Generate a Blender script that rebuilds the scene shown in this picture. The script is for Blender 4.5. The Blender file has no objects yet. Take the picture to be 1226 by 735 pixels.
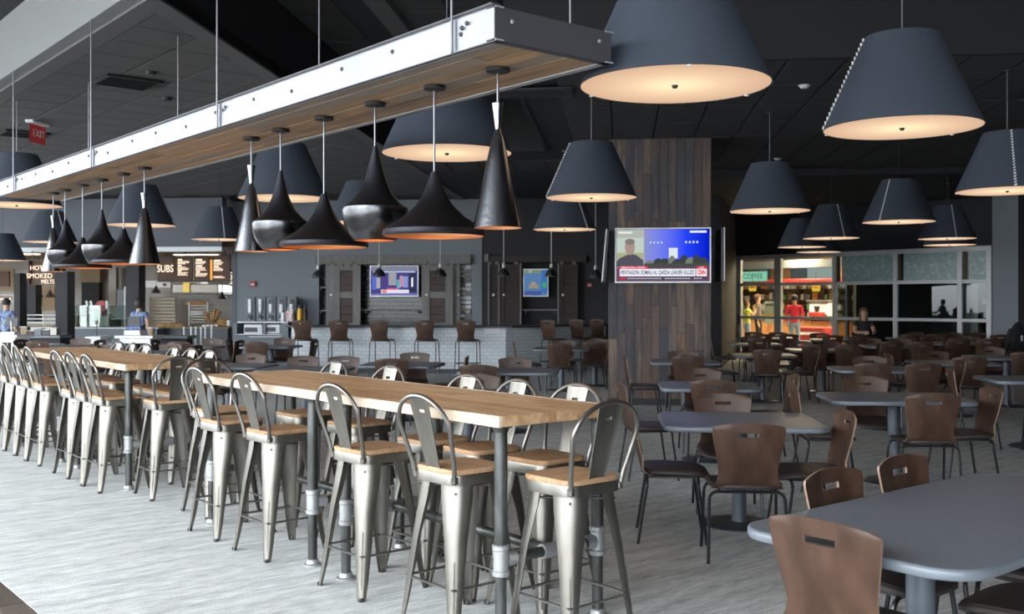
import bpy, bmesh, math, random
from mathutils import Vector, Matrix, Euler
random.seed(7)
S = bpy.context.scene
COL = S.collection
PI = math.pi
R = math.radians

# ------------------------------------------------------------------ camera
F, CX, HY, H = 1227.0, 613.0, 360.0, 1.6
cd = bpy.data.cameras.new('camera'); cam = bpy.data.objects.new('camera', cd); COL.objects.link(cam)
cam.location = (0, 0, H); cam.rotation_euler = (PI/2, 0, 0)
cd.sensor_width = 36; cd.lens = 36*F/1226; cd.shift_y = -7.5/1226
cd.clip_end = 200; cd.clip_start = .05
cd.dof.use_dof = True; cd.dof.focus_distance = 5.4; cd.dof.aperture_fstop = 5.6
S.camera = cam

# ------------------------------------------------------------------ world, exposure
S.view_settings.view_transform = 'Standard'; S.view_settings.look = 'None'
S.view_settings.gamma = 1; S.view_settings.use_curve_mapping = False
S.view_settings.exposure = 0.25
w = bpy.data.worlds.new('sky'); S.world = w; w.use_nodes = True
nt = w.node_tree; nt.nodes.clear()
o = nt.nodes.new('ShaderNodeOutputWorld'); b = nt.nodes.new('ShaderNodeBackground')
tc = nt.nodes.new('ShaderNodeTexCoord'); sx = nt.nodes.new('ShaderNodeSeparateXYZ'); cr = nt.nodes.new('ShaderNodeValToRGB')
mp = nt.nodes.new('ShaderNodeMapRange'); mp.inputs[1].default_value = -1
nt.links.new(tc.outputs['Generated'], sx.inputs[0]); nt.links.new(sx.outputs[2], mp.inputs[0])
nt.links.new(mp.outputs[0], cr.inputs[0]); nt.links.new(cr.outputs[0], b.inputs[0]); nt.links.new(b.outputs[0], o.inputs[0])
e = cr.color_ramp.elements
e[0].position = 0.0; e[0].color = (.30, .31, .31, 1); e[1].position = 1; e[1].color = (1.0, 1.0, 1.0, 1)
x = e.new(.49); x.color = (.26, .27, .27, 1); x = e.new(.51); x.color = (.49, .52, .55, 1); x = e.new(.72); x.color = (.89, .94, .97, 1)
b.inputs[1].default_value = 15.0

# ------------------------------------------------------------------ coordinates
# camera looks along +Y. A second grid (tables, beam, window front) is turned 39.5 degrees.
A0 = R(39.5); CU, SU = math.cos(A0), math.sin(A0)
def UV(u, v, z=0): return Vector((-SU*u + CU*v, CU*u + SU*v, z))
ROT_U, ROT_V = A0, A0 - PI/2             # local +Y along u / along v
G6 = R(-6)                                # the third grid: column, bar, far tables
def X(px, d): return (px - CX)/F*d
def P(px, d, z=0): return Vector((X(px, d), d, z))
def Z(py, d): return H - (py - HY)/F*d
def D(py, z): return (H - z)*F/(py - HY)  # distance of a point of known height
def on_v(px, v):                          # u of the point in column px on the line v
    t = (px - CX)/F
    return (CU*v - t*SU*v)/(SU + t*CU)

# ------------------------------------------------------------------ objects
def empty(name, loc=(0,0,0), rz=0):
    o = bpy.data.objects.new(name, None); COL.objects.link(o)
    o.location = loc; o.rotation_euler = (0, 0, rz); o.empty_display_size = .1
    return o
def tag(o, label=None, cat=None, group=None, kind=None):
    if label: o['label'] = label
    if cat: o['category'] = cat
    if group: o['group'] = group
    if kind: o['kind'] = kind
    return o
def thing(name, label, cat, loc=(0,0,0), rz=0, group=None):
    return tag(empty(name, loc, rz), label, cat, group)
def dup(root, loc, rz, label=None, group=None):
    r = root.copy(); COL.objects.link(r); r.location = loc; r.rotation_euler = (0, 0, rz)
    if label: r['label'] = label
    if group: r['group'] = group
    for ch in list(root.children):
        c = ch.copy(); COL.objects.link(c); c.parent = r
        for g in ch.children:
            k = g.copy(); COL.objects.link(k); k.parent = c
    return r

class MB:
    def __init__(s): s.v = []; s.f = []; s.mi = []
    def add(s, vs, fs, m=0):
        n = len(s.v); s.v += [tuple(p) for p in vs]
        for f in fs: s.f.append(tuple(n+i for i in f)); s.mi.append(m)
        return s
    def box(s, c, d, rz=0, m=0, rot=None):
        M = rot if rot is not None else Matrix.Rotation(rz, 3, 'Z')
        vs = []
        for i in (-1, 1):
            for j in (-1, 1):
                for k in (-1, 1):
                    vs.append(Vector(c) + M @ Vector((i*d[0]/2, j*d[1]/2, k*d[2]/2)))
        return s.add(vs, [(0,1,3,2),(4,6,7,5),(0,4,5,1),(2,3,7,6),(0,2,6,4),(1,5,7,3)], m)
    def cbox(s, c, d, b=.004, rz=0, m=0):
        bm = bmesh.new(); bmesh.ops.create_cube(bm, size=1)
        for v in bm.verts: v.co = Vector((v.co.x*d[0], v.co.y*d[1], v.co.z*d[2]))
        bmesh.ops.bevel(bm, geom=bm.edges[:], offset=b, segments=1, affect='EDGES')
        M = Matrix.Rotation(rz, 3, 'Z'); bm.verts.ensure_lookup_table()
        s.add([Vector(c)+M @ v.co for v in bm.verts], [[v.index for v in f.verts] for f in bm.faces], m)
        bm.free(); return s
    def tube(s, pts, r, n=8, cap=True, m=0, closed=False):
        pts = [Vector(p) for p in pts]; k = len(pts); rs = r if isinstance(r, (list, tuple)) else [r]*k
        rings = []; up = None
        for i, p in enumerate(pts):
            if closed: t = pts[(i+1) % k] - pts[i-1]
            else: t = pts[min(i+1, k-1)] - pts[max(i-1, 0)]
            t.normalize()
            if up is None:
                a = Vector((0, 0, 1)) if abs(t.z) < .9 else Vector((1, 0, 0))
                up = (a - t*a.dot(t)).normalized()
            else: up = (up - t*up.dot(t)).normalized()
            q = t.cross(up)
            rings.append([p + (up*math.cos(2*PI*j/n) + q*math.sin(2*PI*j/n))*rs[i] for j in range(n)])
        vs = [v for g in rings for v in g]; fs = []
        for i in range(k if closed else k-1):
            i2 = (i+1) % k
            for j in range(n):
                fs.append((i*n+j, i*n+(j+1) % n, i2*n+(j+1) % n, i2*n+j))
        if cap and not closed:
            fs.append(tuple(range(n))[::-1]); fs.append(tuple((k-1)*n+j for j in range(n)))
        return s.add(vs, fs, m)
    def lathe(s, prof, n=24, c=(0,0,0), m=0, closed=False):
        vs = []; fs = []; k = len(prof)
        for r, z in prof:
            for j in range(n):
                a = 2*PI*j/n; vs.append((c[0]+r*math.cos(a), c[1]+r*math.sin(a), c[2]+z))
        for i in range(k if closed else k-1):
            i2 = (i+1) % k
            for j in range(n):
                fs.append((i*n+j, i*n+(j+1) % n, i2*n+(j+1) % n, i2*n+j))
        if not closed:
            if prof[0][0] > 1e-4: fs.append(tuple(range(n))[::-1])
            if prof[-1][0] > 1e-4: fs.append(tuple((k-1)*n+j for j in range(n)))
        return s.add(vs, fs, m)
    def prism(s, poly, z0, z1, m=0):
        n = len(poly); vs = [(x, y, z0) for x, y in poly] + [(x, y, z1) for x, y in poly]
        fs = [tuple(range(n))[::-1], tuple(range(n, 2*n))] + [(i, (i+1) % n, n+(i+1) % n, n+i) for i in range(n)]
        return s.add(vs, fs, m)
    def xf(s, M, i0=0):
        for i in range(i0, len(s.v)): s.v[i] = tuple(M @ Vector(s.v[i]))
        return s
    def mesh(s, name, mats, smooth=35, fix=True):
        me = bpy.data.meshes.new(name); me.from_pydata(s.v, [], s.f)
        if not isinstance(mats, (list, tuple)): mats = [mats]
        for m in mats: me.materials.append(m)
        if any(s.mi): me.polygons.foreach_set('material_index', s.mi)
        if fix:
            bm = bmesh.new(); bm.from_mesh(me); bmesh.ops.recalc_face_normals(bm, faces=bm.faces); bm.to_mesh(me); bm.free()
        if smooth:
            me.polygons.foreach_set('use_smooth', [True]*len(me.polygons)); me.set_sharp_from_angle(angle=R(smooth))
        me.update(); return me
    def obj(s, name, mats, parent=None, smooth=35, loc=(0,0,0), rz=0):
        return mobj(name, s.mesh(name, mats, smooth), parent, loc, rz)
def mobj(name, me, parent=None, loc=(0,0,0), rz=0):
    o = bpy.data.objects.new(name, me); COL.objects.link(o); o.parent = parent
    o.location = loc; o.rotation_euler = (0, 0, rz); return o
def B(c, d, rz=0): return MB().box(c, d, rz)
def quadbox(name, c, d, mat, parent=None, rz=0, b=0, loc=(0,0,0), lrz=0):
    m = MB(); (m.cbox(c, d, b, rz) if b else m.box(c, d, rz)); return m.obj(name, mat, parent, loc=loc, rz=lrz)
def rrect(w, d, r, n=5, cx=0, cy=0):
    out = []
    for sx_, sy_, a0 in ((1, 1, 0), (-1, 1, 90), (-1, -1, 180), (1, -1, 270)):
        for i in range(n+1):
            a = R(a0 + 90*i/n); out.append((cx+sx_*(w/2-r)+r*math.cos(a), cy+sy_*(d/2-r)+r*math.sin(a)))
    return out
def arc(c, r, a0, a1, n, f): return [f(c, r, R(a0+(a1-a0)*i/n)) for i in range(n+1)]
def text(s, size, mat, parent, loc, rot=(PI/2, 0, 0), name='lettering', align='CENTER', ext=.003, sx=1.0, fit=None, bold=0):
    c = bpy.data.curves.new(name, 'FONT'); c.body = s; c.size = size; c.align_x = align; c.align_y = 'CENTER'; c.extrude = ext
    c.resolution_u = 3; c.offset = bold
    t = bpy.data.objects.new('tmp', c); COL.objects.link(t)
    me = bpy.data.meshes.new_from_object(t.evaluated_get(bpy.context.evaluated_depsgraph_get()))
    bpy.data.objects.remove(t); me.materials.clear(); me.materials.append(mat); me.name = name
    if fit: xs_ = [v.co.x for v in me.vertices]; sx = fit/(max(xs_)-min(xs_))
    o = bpy.data.objects.new(name, me); COL.objects.link(o); o.parent = parent
    o.location = loc; o.rotation_euler = rot; o.scale = (sx, 1, 1); return o

# ------------------------------------------------------------------ materials
def mat(name, col, rough=.5, metal=0, spec=.5, noise=None, bump=None, emit=None, alpha=None, coat=0, trans=0, ior=1.45):
    m = bpy.data.materials.new(name); m.use_nodes = True; n = m.node_tree.nodes; L = m.node_tree.links
    b = n['Principled BSDF']; c = tuple(col)+(1,)
    b.inputs['Base Color'].default_value = c; b.inputs['Roughness'].default_value = rough
    b.inputs['Metallic'].default_value = metal; b.inputs['Specular IOR Level'].default_value = spec
    b.inputs['Coat Weight'].default_value = coat
    if trans: b.inputs['Transmission Weight'].default_value = trans; b.inputs['IOR'].default_value = ior
    if emit: b.inputs['Emission Color'].default_value = tuple(emit[0])+(1,); b.inputs['Emission Strength'].default_value = emit[1]
    if alpha is not None: b.inputs['Alpha'].default_value = alpha
    if noise or bump:
        tc = n.new('ShaderNodeTexCoord'); mp = n.new('ShaderNodeMapping'); L.new(tc.outputs['Object'], mp.inputs[0])
    if noise:                             # (second colour, scale vec, detail, lo, hi)
        c2, sc, lo, hi = noise
        mp.inputs['Scale'].default_value = sc
        nz = n.new('ShaderNodeTexNoise'); nz.inputs['Scale'].default_value = 1; nz.inputs['Detail'].default_value = 5
        L.new(mp.outputs[0], nz.inputs[0]); r = n.new('ShaderNodeValToRGB'); L.new(nz.outputs[0], r.inputs[0])
        r.color_ramp.elements[0].position = lo; r.color_ramp.elements[1].position = hi
        r.color_ramp.elements[0].color = c; r.color_ramp.elements[1].color = tuple(c2)+(1,)
        L.new(r.outputs[0], b.inputs['Base Color'])
    if bump:
        sc, st = bump
        n2 = n.new('ShaderNodeTexNoise'); n2.inputs['Scale'].default_value = sc; n2.inputs['Detail'].default_value = 3
        L.new(tc.outputs['Object'], n2.inputs[0]); bp = n.new('ShaderNodeBump'); bp.inputs['Strength'].default_value = st
        bp.inputs['Distance'].default_value = .01
        L.new(n2.outputs[0], bp.inputs['Height']); L.new(bp.outputs[0], b.inputs['Normal'])
    return m
def wood(name, ramp, stretch=(2, 30, 30), rough=.6, per_object=.5, bumps=.25, fine=.45):
    """grain along local X; each plank object takes its own tone from the ramp"""
    m = bpy.data.materials.new(name); m.use_nodes = True; n = m.node_tree.nodes; L = m.node_tree.links
    b = n['Principled BSDF']; b.inputs['Roughness'].default_value = rough
    tc = n.new('ShaderNodeTexCoord'); mp = n.new('ShaderNodeMapping'); mp.inputs['Scale'].default_value = stretch
    oi = n.new('ShaderNodeObjectInfo'); cm = n.new('ShaderNodeVectorMath'); cm.operation = 'MULTIPLY_ADD'
    cm.inputs[1].default_value = (1, 1, 1)
    L.new(tc.outputs['Object'], mp.inputs[0]); L.new(mp.outputs[0], cm.inputs[0])
    sc = n.new('ShaderNodeMath'); sc.operation = 'MULTIPLY'; sc.inputs[1].default_value = 57; L.new(oi.outputs['Random'], sc.inputs[0])
    L.new(sc.outputs[0], cm.inputs[2])
    nz = n.new('ShaderNodeTexNoise'); nz.inputs['Scale'].default_value = 1; nz.inputs['Detail'].default_value = 8; nz.inputs['Roughness'].default_value = .65
    L.new(cm.outputs[0], nz.inputs[0])
    r = n.new('ShaderNodeValToRGB'); els = r.color_ramp.elements
    while len(els) < len(ramp): els.new(.5)
    for i, c in enumerate(ramp): els[i].position = i/(len(ramp)-1); els[i].color = tuple(c)+(1,)
    mx = n.new('ShaderNodeMix'); mx.data_type = 'FLOAT'; mx.inputs[0].default_value = per_object
    st = n.new('ShaderNodeMapRange'); st.inputs[1].default_value = .3; st.inputs[2].default_value = .7; L.new(nz.outputs[0], st.inputs[0])
    L.new(st.outputs[0], mx.inputs[2]); L.new(oi.outputs['Random'], mx.inputs[3]); L.new(mx.outputs[0], r.inputs[0])
    dk = n.new('ShaderNodeMix'); dk.data_type = 'RGBA'; dk.blend_type = 'MULTIPLY'; dk.inputs[0].default_value = fine
    L.new(r.outputs[0], dk.inputs[6]); L.new(nz.outputs[0], dk.inputs[7]); L.new(dk.outputs[2], b.inputs['Base Color'])
    bp = n.new('ShaderNodeBump'); bp.inputs['Strength'].default_value = bumps; bp.inputs['Distance'].default_value = .01
    L.new(nz.outputs[0], bp.inputs['Height']); L.new(bp.outputs[0], b.inputs['Normal'])
    return m
def tilemat(name, c1, c2, mortar, w_, h_, rough=.15, msize=.012, vert=True):
    m = bpy.data.materials.new(name); m.use_nodes = True; n = m.node_tree.nodes; L = m.node_tree.links
    b = n['Principled BSDF']; b.inputs['Roughness'].default_value = rough
    tc = n.new('ShaderNodeTexCoord'); s_ = n.new('ShaderNodeSeparateXYZ'); cb = n.new('ShaderNodeCombineXYZ')
    L.new(tc.outputs['Object'], s_.inputs[0]); ad = n.new('ShaderNodeMath'); ad.operation = 'ADD'
    L.new(s_.outputs[0], ad.inputs[0]); L.new(s_.outputs[1], ad.inputs[1])
    L.new(ad.outputs[0], cb.inputs[0]); L.new(s_.outputs[2], cb.inputs[1])
    br = n.new('ShaderNodeTexBrick'); br.inputs['Color1'].default_value = tuple(c1)+(1,); br.inputs['Color2'].default_value = tuple(c2)+(1,)
    br.inputs['Mortar'].default_value = tuple(mortar)+(1,); br.inputs['Scale'].default_value = 1
    br.inputs['Mortar Size'].default_value = msize; br.inputs['Brick Width'].default_value = w_; br.inputs['Row Height'].default_value = h_
    L.new(cb.outputs[0], br.inputs[0]); L.new(br.outputs[0], b.inputs['Base Color'])
    bp = n.new('ShaderNodeBump'); bp.inputs['Strength'].default_value = .4; bp.inputs['Distance'].default_value = .005; bp.invert = True
    L.new(br.outputs['Fac'], bp.inputs['Height']); L.new(bp.outputs[0], b.inputs['Normal'])
    return m
def carpet():
    m = bpy.data.materials.new('carpet'); m.use_nodes = True; n = m.node_tree.nodes; L = m.node_tree.links
    b = n['Principled BSDF']; b.inputs['Roughness'].default_value = .95; b.inputs['Specular IOR Level'].default_value = .15
    tc = n.new('ShaderNodeTexCoord'); mp = n.new('ShaderNodeMapping'); mp.inputs['Rotation'].default_value = (0, 0, -ROT_V - PI/2)
    L.new(tc.outputs['Object'], mp.inputs[0])
    def nz(sc, det):
        m2 = n.new('ShaderNodeMapping'); m2.inputs['Scale'].default_value = sc; L.new(mp.outputs[0], m2.inputs[0])
        q = n.new('ShaderNodeTexNoise'); q.inputs['Scale'].default_value = 1; q.inputs['Detail'].default_value = det; L.new(m2.outputs[0], q.inputs[0]); return q
    a = nz((2.2, 12, 1), 3); c = nz((9, 40, 1), 4); g = nz((90, 90, 1), 3)
    m1 = n.new('ShaderNodeMath'); m1.operation = 'MULTIPLY_ADD'; m1.inputs[1].default_value = .45; L.new(a.outputs[0], m1.inputs[0])
    m2 = n.new('ShaderNodeMath'); m2.operation = 'MULTIPLY'; m2.inputs[1].default_value = .42; L.new(c.outputs[0], m2.inputs[0]); L.new(m2.outputs[0], m1.inputs[2])
    m3 = n.new('ShaderNodeMath'); m3.operation = 'MULTIPLY_ADD'; m3.inputs[1].default_value = .33; L.new(g.outputs[0], m3.inputs[0]); L.new(m1.outputs[0], m3.inputs[2])
    r = n.new('ShaderNodeValToRGB'); L.new(m3.outputs[0], r.inputs[0])
    r.color_ramp.elements[0].position = .40; r.color_ramp.elements[0].color = (.27, .285, .285, 1)
    r.color_ramp.elements[1].position = .78; r.color_ramp.elements[1].color = (.68, .70, .695, 1)
    L.new(r.outputs[0], b.inputs['Base Color'])
    bp = n.new('ShaderNodeBump'); bp.inputs['Strength'].default_value = .35; bp.inputs['Distance'].default_value = .006
    L.new(g.outputs[0], bp.inputs['Height']); L.new(bp.outputs[0], b.inputs['Normal'])
    return m
def emis(name, col, st):
    m = bpy.data.materials.new(name); m.use_nodes = True; n = m.node_tree.nodes; n.clear()
    o = n.new('ShaderNodeOutputMaterial'); e = n.new('ShaderNodeEmission'); e.inputs[0].default_value = tuple(col)+(1,); e.inputs[1].default_value = st
    m.node_tree.links.new(e.outputs[0], o.inputs[0]); return m
M = {}
M['carpet'] = carpet()
M['walk'] = wood('walkway_board', [(.07,.055,.045), (.11,.085,.07), (.15,.12,.10)], per_object=.6)
M['grey3'] = mat('blue_grey_paint', (.22, .245, .275), .7, bump=(40, .03))
M['charcoal'] = mat('charcoal_paint', (.021, .023, .028), .75, bump=(60, .05))
M['black'] = mat('black_paint', (.010, .010, .012), .7)
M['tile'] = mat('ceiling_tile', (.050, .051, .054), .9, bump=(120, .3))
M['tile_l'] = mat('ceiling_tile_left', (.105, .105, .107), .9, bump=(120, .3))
M['fascia'] = mat('pale_fascia', (.24, .255, .262), .85, bump=(8, .05))
M['soffit'] = mat('grey_soffit', (.12, .12, .125), .85)
M['grey'] = mat('grey_wall_paint', (.165, .19, .215), .7, bump=(40, .03))
M['grey2'] = mat('slate_wall_paint', (.11, .122, .145), .7, bump=(40, .03))
M['alu'] = mat('window_aluminium', (.56, .59, .60), .45, .15)
M['steel'] = mat('brushed_gunmetal', (.235, .225, .20), .40, .92, noise=((.15, .142, .125), (9, 9, 3), .35, .7), bump=(35, .05))
M['hoop'] = mat('stool_tube', (.23, .22, .205), .36, .95)
M['pipe'] = mat('dark_pipe', (.11, .115, .115), .42, .75, noise=((.06, .065, .06), (12, 12, 5), .4, .6))
M['fitting'] = mat('galvanised_fitting', (.36, .37, .38), .45, .6, bump=(90, .2))
M['channel'] = mat('galvanised_channel', (.46, .48, .52), .6, .2, noise=((.39, .415, .45), (2.5, 2.5, 2.5), .35, .7))
M['chan_dark'] = mat('channel_top', (.10, .10, .115), .5, .3)
M['bolt'] = mat('bolt_steel', (.10, .10, .11), .4, .8)
M['rod'] = mat('rod_steel', (.22, .23, .25), .4, .8)
M['oak'] = wood('light_butcher_wood', [(.30,.155,.07), (.54,.33,.17), (.70,.47,.27), (.44,.25,.12), (.62,.40,.22)], (1.3, 16, 16), .5, .5, .12, .4)
M['edge'] = wood('pale_board_edge', [(.66,.49,.34), (.80,.66,.50)], (2, 20, 20), .55, .3, .1, .25)
M['seatwood'] = wood('seat_wood', [(.36,.20,.10), (.52,.31,.17), (.62,.40,.24)], (3, 35, 35), .45, .35, .1, .4)
M['barn'] = wood('reclaimed_board', [(.22,.17,.13), (.40,.27,.17), (.62,.37,.20), (.34,.29,.25), (.50,.38,.28)], (1.2, 14, 14), .8, .6, .5, .5)
M['colw'] = wood('column_board', [(.05,.065,.09), (.14,.10,.085), (.07,.085,.115), (.20,.135,.11), (.10,.085,.08), (.26,.19,.15), (.06,.075,.10), (.17,.12,.10), (.38,.21,.10)], (1.5, 14, 14), .75, .82, .5, .5)
M['ply'] = mat('walnut_plywood', (.042, .022, .014), .40, spec=.28, noise=((.078, .043, .029), (9, 9, 4), .35, .7), bump=(14, .04))
M['plyedge'] = mat('plywood_edge', (.22, .14, .10), .5)
M['vinyl'] = mat('dark_seat_pad', (.032, .024, .023), .4)
M['tubing'] = mat('dark_chair_tube', (.045, .047, .052), .32, .8)
M['lam'] = mat('grey_laminate', (.14, .155, .185), .33, noise=((.16, .178, .21), (60, 60, 60), .4, .6))
M['lamedge'] = mat('laminate_edge', (.13, .15, .175), .35)
M['ped'] = mat('pedestal_paint', (.12, .14, .165), .4, .3)
M['base'] = mat('base_plate_paint', (.045, .052, .062), .45, .2)
M['felt'] = mat('charcoal_shade', (.044, .057, .080), .8, bump=(200, .15))
M['lace'] = mat('white_lacing', (.75, .76, .78), .7)
M['beat'] = mat('black_beaten_metal', (.060, .063, .075), .40, 1, bump=(60, .03))
M['beattall'] = mat('hammered_steel', (.22, .23, .25), .20, 1, bump=(55, .05))
M['beatlow'] = mat('polished_beaten_metal', (.14, .145, .155), .24, 1, noise=((.07, .072, .078), (10, 10, 8), .35, .65), bump=(40, .06))
M['copper'] = mat('copper_lining', (.80, .42, .20), .45, .6)
M['bulb'] = emis('bulb', (1, .60, .28), 14)
M['white'] = mat('white_laminate', (.72, .74, .77), .35)
M['wtile'] = tilemat('white_subway_tile', (.60,.66,.71), (.68,.73,.77), (.42,.46,.50), .16, .08, .2, .005)
M['ktile'] = tilemat('kitchen_wall_tile', (.24,.21,.17), (.27,.235,.19), (.21,.185,.15), .16, .08, .25, .005)
M['btile'] = tilemat('black_glossy_tile', (.012,.013,.014), (.03,.032,.035), (.006,.006,.006), .30, .105, .22, .01)
M['barnf'] = wood('grey_barn_frame', [(.17,.17,.165), (.26,.25,.24)], (18, 18, 2), .7, .3, .3)
M['barnp'] = wood('brown_barn_panel', [(.060,.042,.034), (.10,.07,.055)], (2, 2, 24), .7, .3, .3)
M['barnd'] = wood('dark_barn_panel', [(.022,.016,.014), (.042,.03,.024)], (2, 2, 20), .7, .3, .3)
M['glass'] = mat('window_glass', (1, 1, 1), .02, trans=1, ior=1.45)
M['frost'] = mat('frosted_film', (.25, .36, .37), .35, noise=((.44, .52, .52), (9, 9, 9), .48, .72))
M['stainless'] = mat('stainless', (.27, .25, .22), .4, .8, bump=(10, .05))
M['tan'] = mat('tan_wall', (.24, .165, .09), .6)
M['brownsign'] = mat('brown_sign_board', (.085, .042, .02), .6)
M['warmtxt'] = emis('lit_letters', (1, .80, .62), 1.4)
M['orange'] = emis('orange_stripe', (1, .45, .10), .9)
M['dark'] = mat('dark_plastic', (.02, .02, .022), .4)
M['red'] = mat('red_paint', (.33, .025, .02), .5)
M['yellow'] = mat('yellow_plastic', (.75, .45, .03), .5)
M['skin'] = mat('skin', (.50, .30, .22), .6)
M['hair'] = mat('dark_hair', (.02, .014, .012), .6)
M['brownhair'] = mat('brown_hair', (.13, .06, .035), .6)
M['jeans'] = mat('pale_jeans', (.24, .32, .42), .8)
M['redcloth'] = mat('red_cloth', (.62, .02, .05), .8)
M['yelcloth'] = mat('yellow_cloth', (.70, .78, .12), .8)
M['greycloth'] = mat('grey_cloth', (.09, .08, .08), .8)
M['blackcloth'] = mat('black_cloth', (.015, .015, .017), .8)
M['bluecloth'] = mat('blue_cloth', (.08, .13, .33), .8, noise=((.25,.33,.40), (14,14,14), .45, .55))
def thin_glass(name, tint, ior=1.45, rough=0.0, extra=0.0):
    m = bpy.data.materials.new(name); m.use_nodes = True; n = m.node_tree.nodes; L = m.node_tree.links; n.clear()
    o = n.new('ShaderNodeOutputMaterial'); t = n.new('ShaderNodeBsdfTransparent'); g = n.new('ShaderNodeBsdfGlossy'); g.inputs['Roughness'].default_value = rough
    t.inputs[0].default_value = tuple(tint)+(1,)
    f = n.new('ShaderNodeFresnel'); f.inputs[0].default_value = ior; a = n.new('ShaderNodeMath'); a.inputs[1].default_value = extra
    mx = n.new('ShaderNodeMixShader'); L.new(f.outputs[0], a.inputs[0]); L.new(a.outputs[0], mx.inputs[0])
    L.new(t.outputs[0], mx.inputs[1]); L.new(g.outputs[0], mx.inputs[2]); L.new(mx.outputs[0], o.inputs[0]); return m
M['glass'] = thin_glass('clear_pane', (.93, .96, .95))
M['dglass'] = thin_glass('dark_pane', (.45, .50, .52), 1.45, 0, .0)

# ================================================================== ROOM SHELL
def struct(o, label=None): o['kind'] = 'structure'; return o
# floors
m = MB(); c = [UV(-14, 1.47), UV(-14, 36), UV(40, 36), UV(40, 1.47)]
m.add([(p.x, p.y, 0) for p in c] + [(p.x, p.y, -.1) for p in c], [(0,1,2,3)[::-1], (4,5,6,7), (0,1,5,4), (1,2,6,5), (2,3,7,6), (3,0,4,7)])
floor = struct(m.obj('floor', M['carpet'], smooth=0))
# dark wooden walkway by the windows, built of boards
walk = struct(quadbox('floor', (0, 0, -.065), (54, 5.3, .1), M['black'], loc=UV(13, -1.18), lrz=A0 + PI/2)); walk.name = 'floor_walkway'
bme = MB().cbox((0, 0, 0), (2.4, .145, .02), .003).mesh('board', M['walk'])
for r in range(18):
    for k in range(0, 8):
        q = mobj('board', bme, walk, (-18 + 2.41*k + (r % 3)*.8, -2.575 + .15*r, -.012)); pass
# (walkway local +X runs along u, local +Y towards the window)
M['tilel'] = M['tile_l']

CZ, UZ = 4.10, 4.92            # low and high ceiling
# E1: the edge along the forward grid where the low left ceiling ends
g6 = Vector((math.sin(R(6)), math.cos(R(6)), 0)); r6 = Vector((math.cos(R(6)), -math.sin(R(6)), 0))
E1 = P(196, 2.5*F/360)
def FR(s, t, z=0): return E1 + r6*s + g6*t + Vector((0, 0, z))      # frontal-grid coordinates from E1
# low left ceiling (u/v grid), bounded by the pale fascia at v=FV and by E1
FV = 3.05
def slab(name, pts, z0, z1, matl, parent=None):
    return MB().prism([(p.x, p.y) for p in pts], z0, z1).obj(name, matl, parent, smooth=0)
# intersection of E1 line with v = FV
def cross_v(v0):
    # E1 + t*g6 has v coordinate = v0
    vx = Vector((CU, SU, 0)); t = (v0 - E1.dot(vx))/g6.dot(vx); return E1 + g6*t
a = cross_v(FV); far = E1 + g6*24
low = struct(slab('ceiling', [a, far, far + Vector((-22, 4, 0)), UV(40, FV)], CZ, CZ+.12, M['black']))
low.name = 'ceiling_low'
struct(slab('trim_1', [cross_v(FV), cross_v(FV+.20), UV(40, FV+.20), UV(40, FV)], CZ-.022, CZ, M['soffit']))
struct(slab('trim_2', [a, far, far - r6*.20, a - r6*.20 + g6*.20], CZ-.0225, CZ, M['soffit']))
# pale fascia facing the windows, and the black riser facing the room along E1
b_ = cross_v(FV)
m = MB().prism([(p.x, p.y) for p in [b_, UV(40, FV), UV(40, FV+.14), cross_v(FV+.14)]], CZ, UZ+1.0)
struct(m.obj('wall_fascia', M['fascia'], smooth=0))
m = MB().prism([(p.x, p.y) for p in [b_, far, far - r6*.14, cross_v(FV+.2) - r6*.1]], CZ, UZ+.1)
struct(m.obj('wall_riser', M['black'], smooth=0))
# upper ceiling over windows and middle
struct(slab('ceiling_high', [UV(-14, -4), UV(-14, 34), UV(12, 34), far, b_, UV(40, FV), UV(40, -4)], UZ, UZ+.12, M['charcoal']))
# lower ceiling of the right-hand half, starting at the cross step
TS = (2.5*F/275 - E1.y)          # step depth
SL, TF = 2.6, TS + 6.2
struct(slab('ceiling_right', [FR(SL, TS), FR(34, TS), FR(34, 30), FR(0, 30), FR(0, TF), FR(SL, TF)], CZ, CZ+.1, M['charcoal']))
struct(slab('wall_step', [FR(0, TF-.06), FR(SL, TF-.06), FR(SL, TF), FR(0, TF)], CZ-.02, UZ, M['black']))
struct(slab('wall_step', [FR(SL-.06, TS), FR(SL, TS), FR(SL, TF), FR(SL-.06, TF)], CZ-.02, UZ, M['black']))
struct(slab('wall_step', [FR(SL, TS-.06), FR(34, TS-.06), FR(34, TS), FR(SL, TS)], CZ-.02, UZ, M['black']))
struct(slab('trim_3', [FR(SL, TS-.4), FR(34, TS-.4), FR(34, TS-.06), FR(SL, TS-.06)], UZ-.06, UZ, M['tile']))
T2 = 20.2 - E1.y
struct(slab('trim_4', [FR(4.5, T2), FR(34, T2), FR(34, T2+.3), FR(4.5, T2+.3)], CZ-.13, CZ, M['charcoal']))
# roof deck above everything (keeps daylight out of the void)
struct(slab('ceiling_deck', [UV(-16, -5), UV(-16, 50), UV(42, 50), UV(42, -5)], UZ+1.0, UZ+1.1, M['black']))

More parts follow.
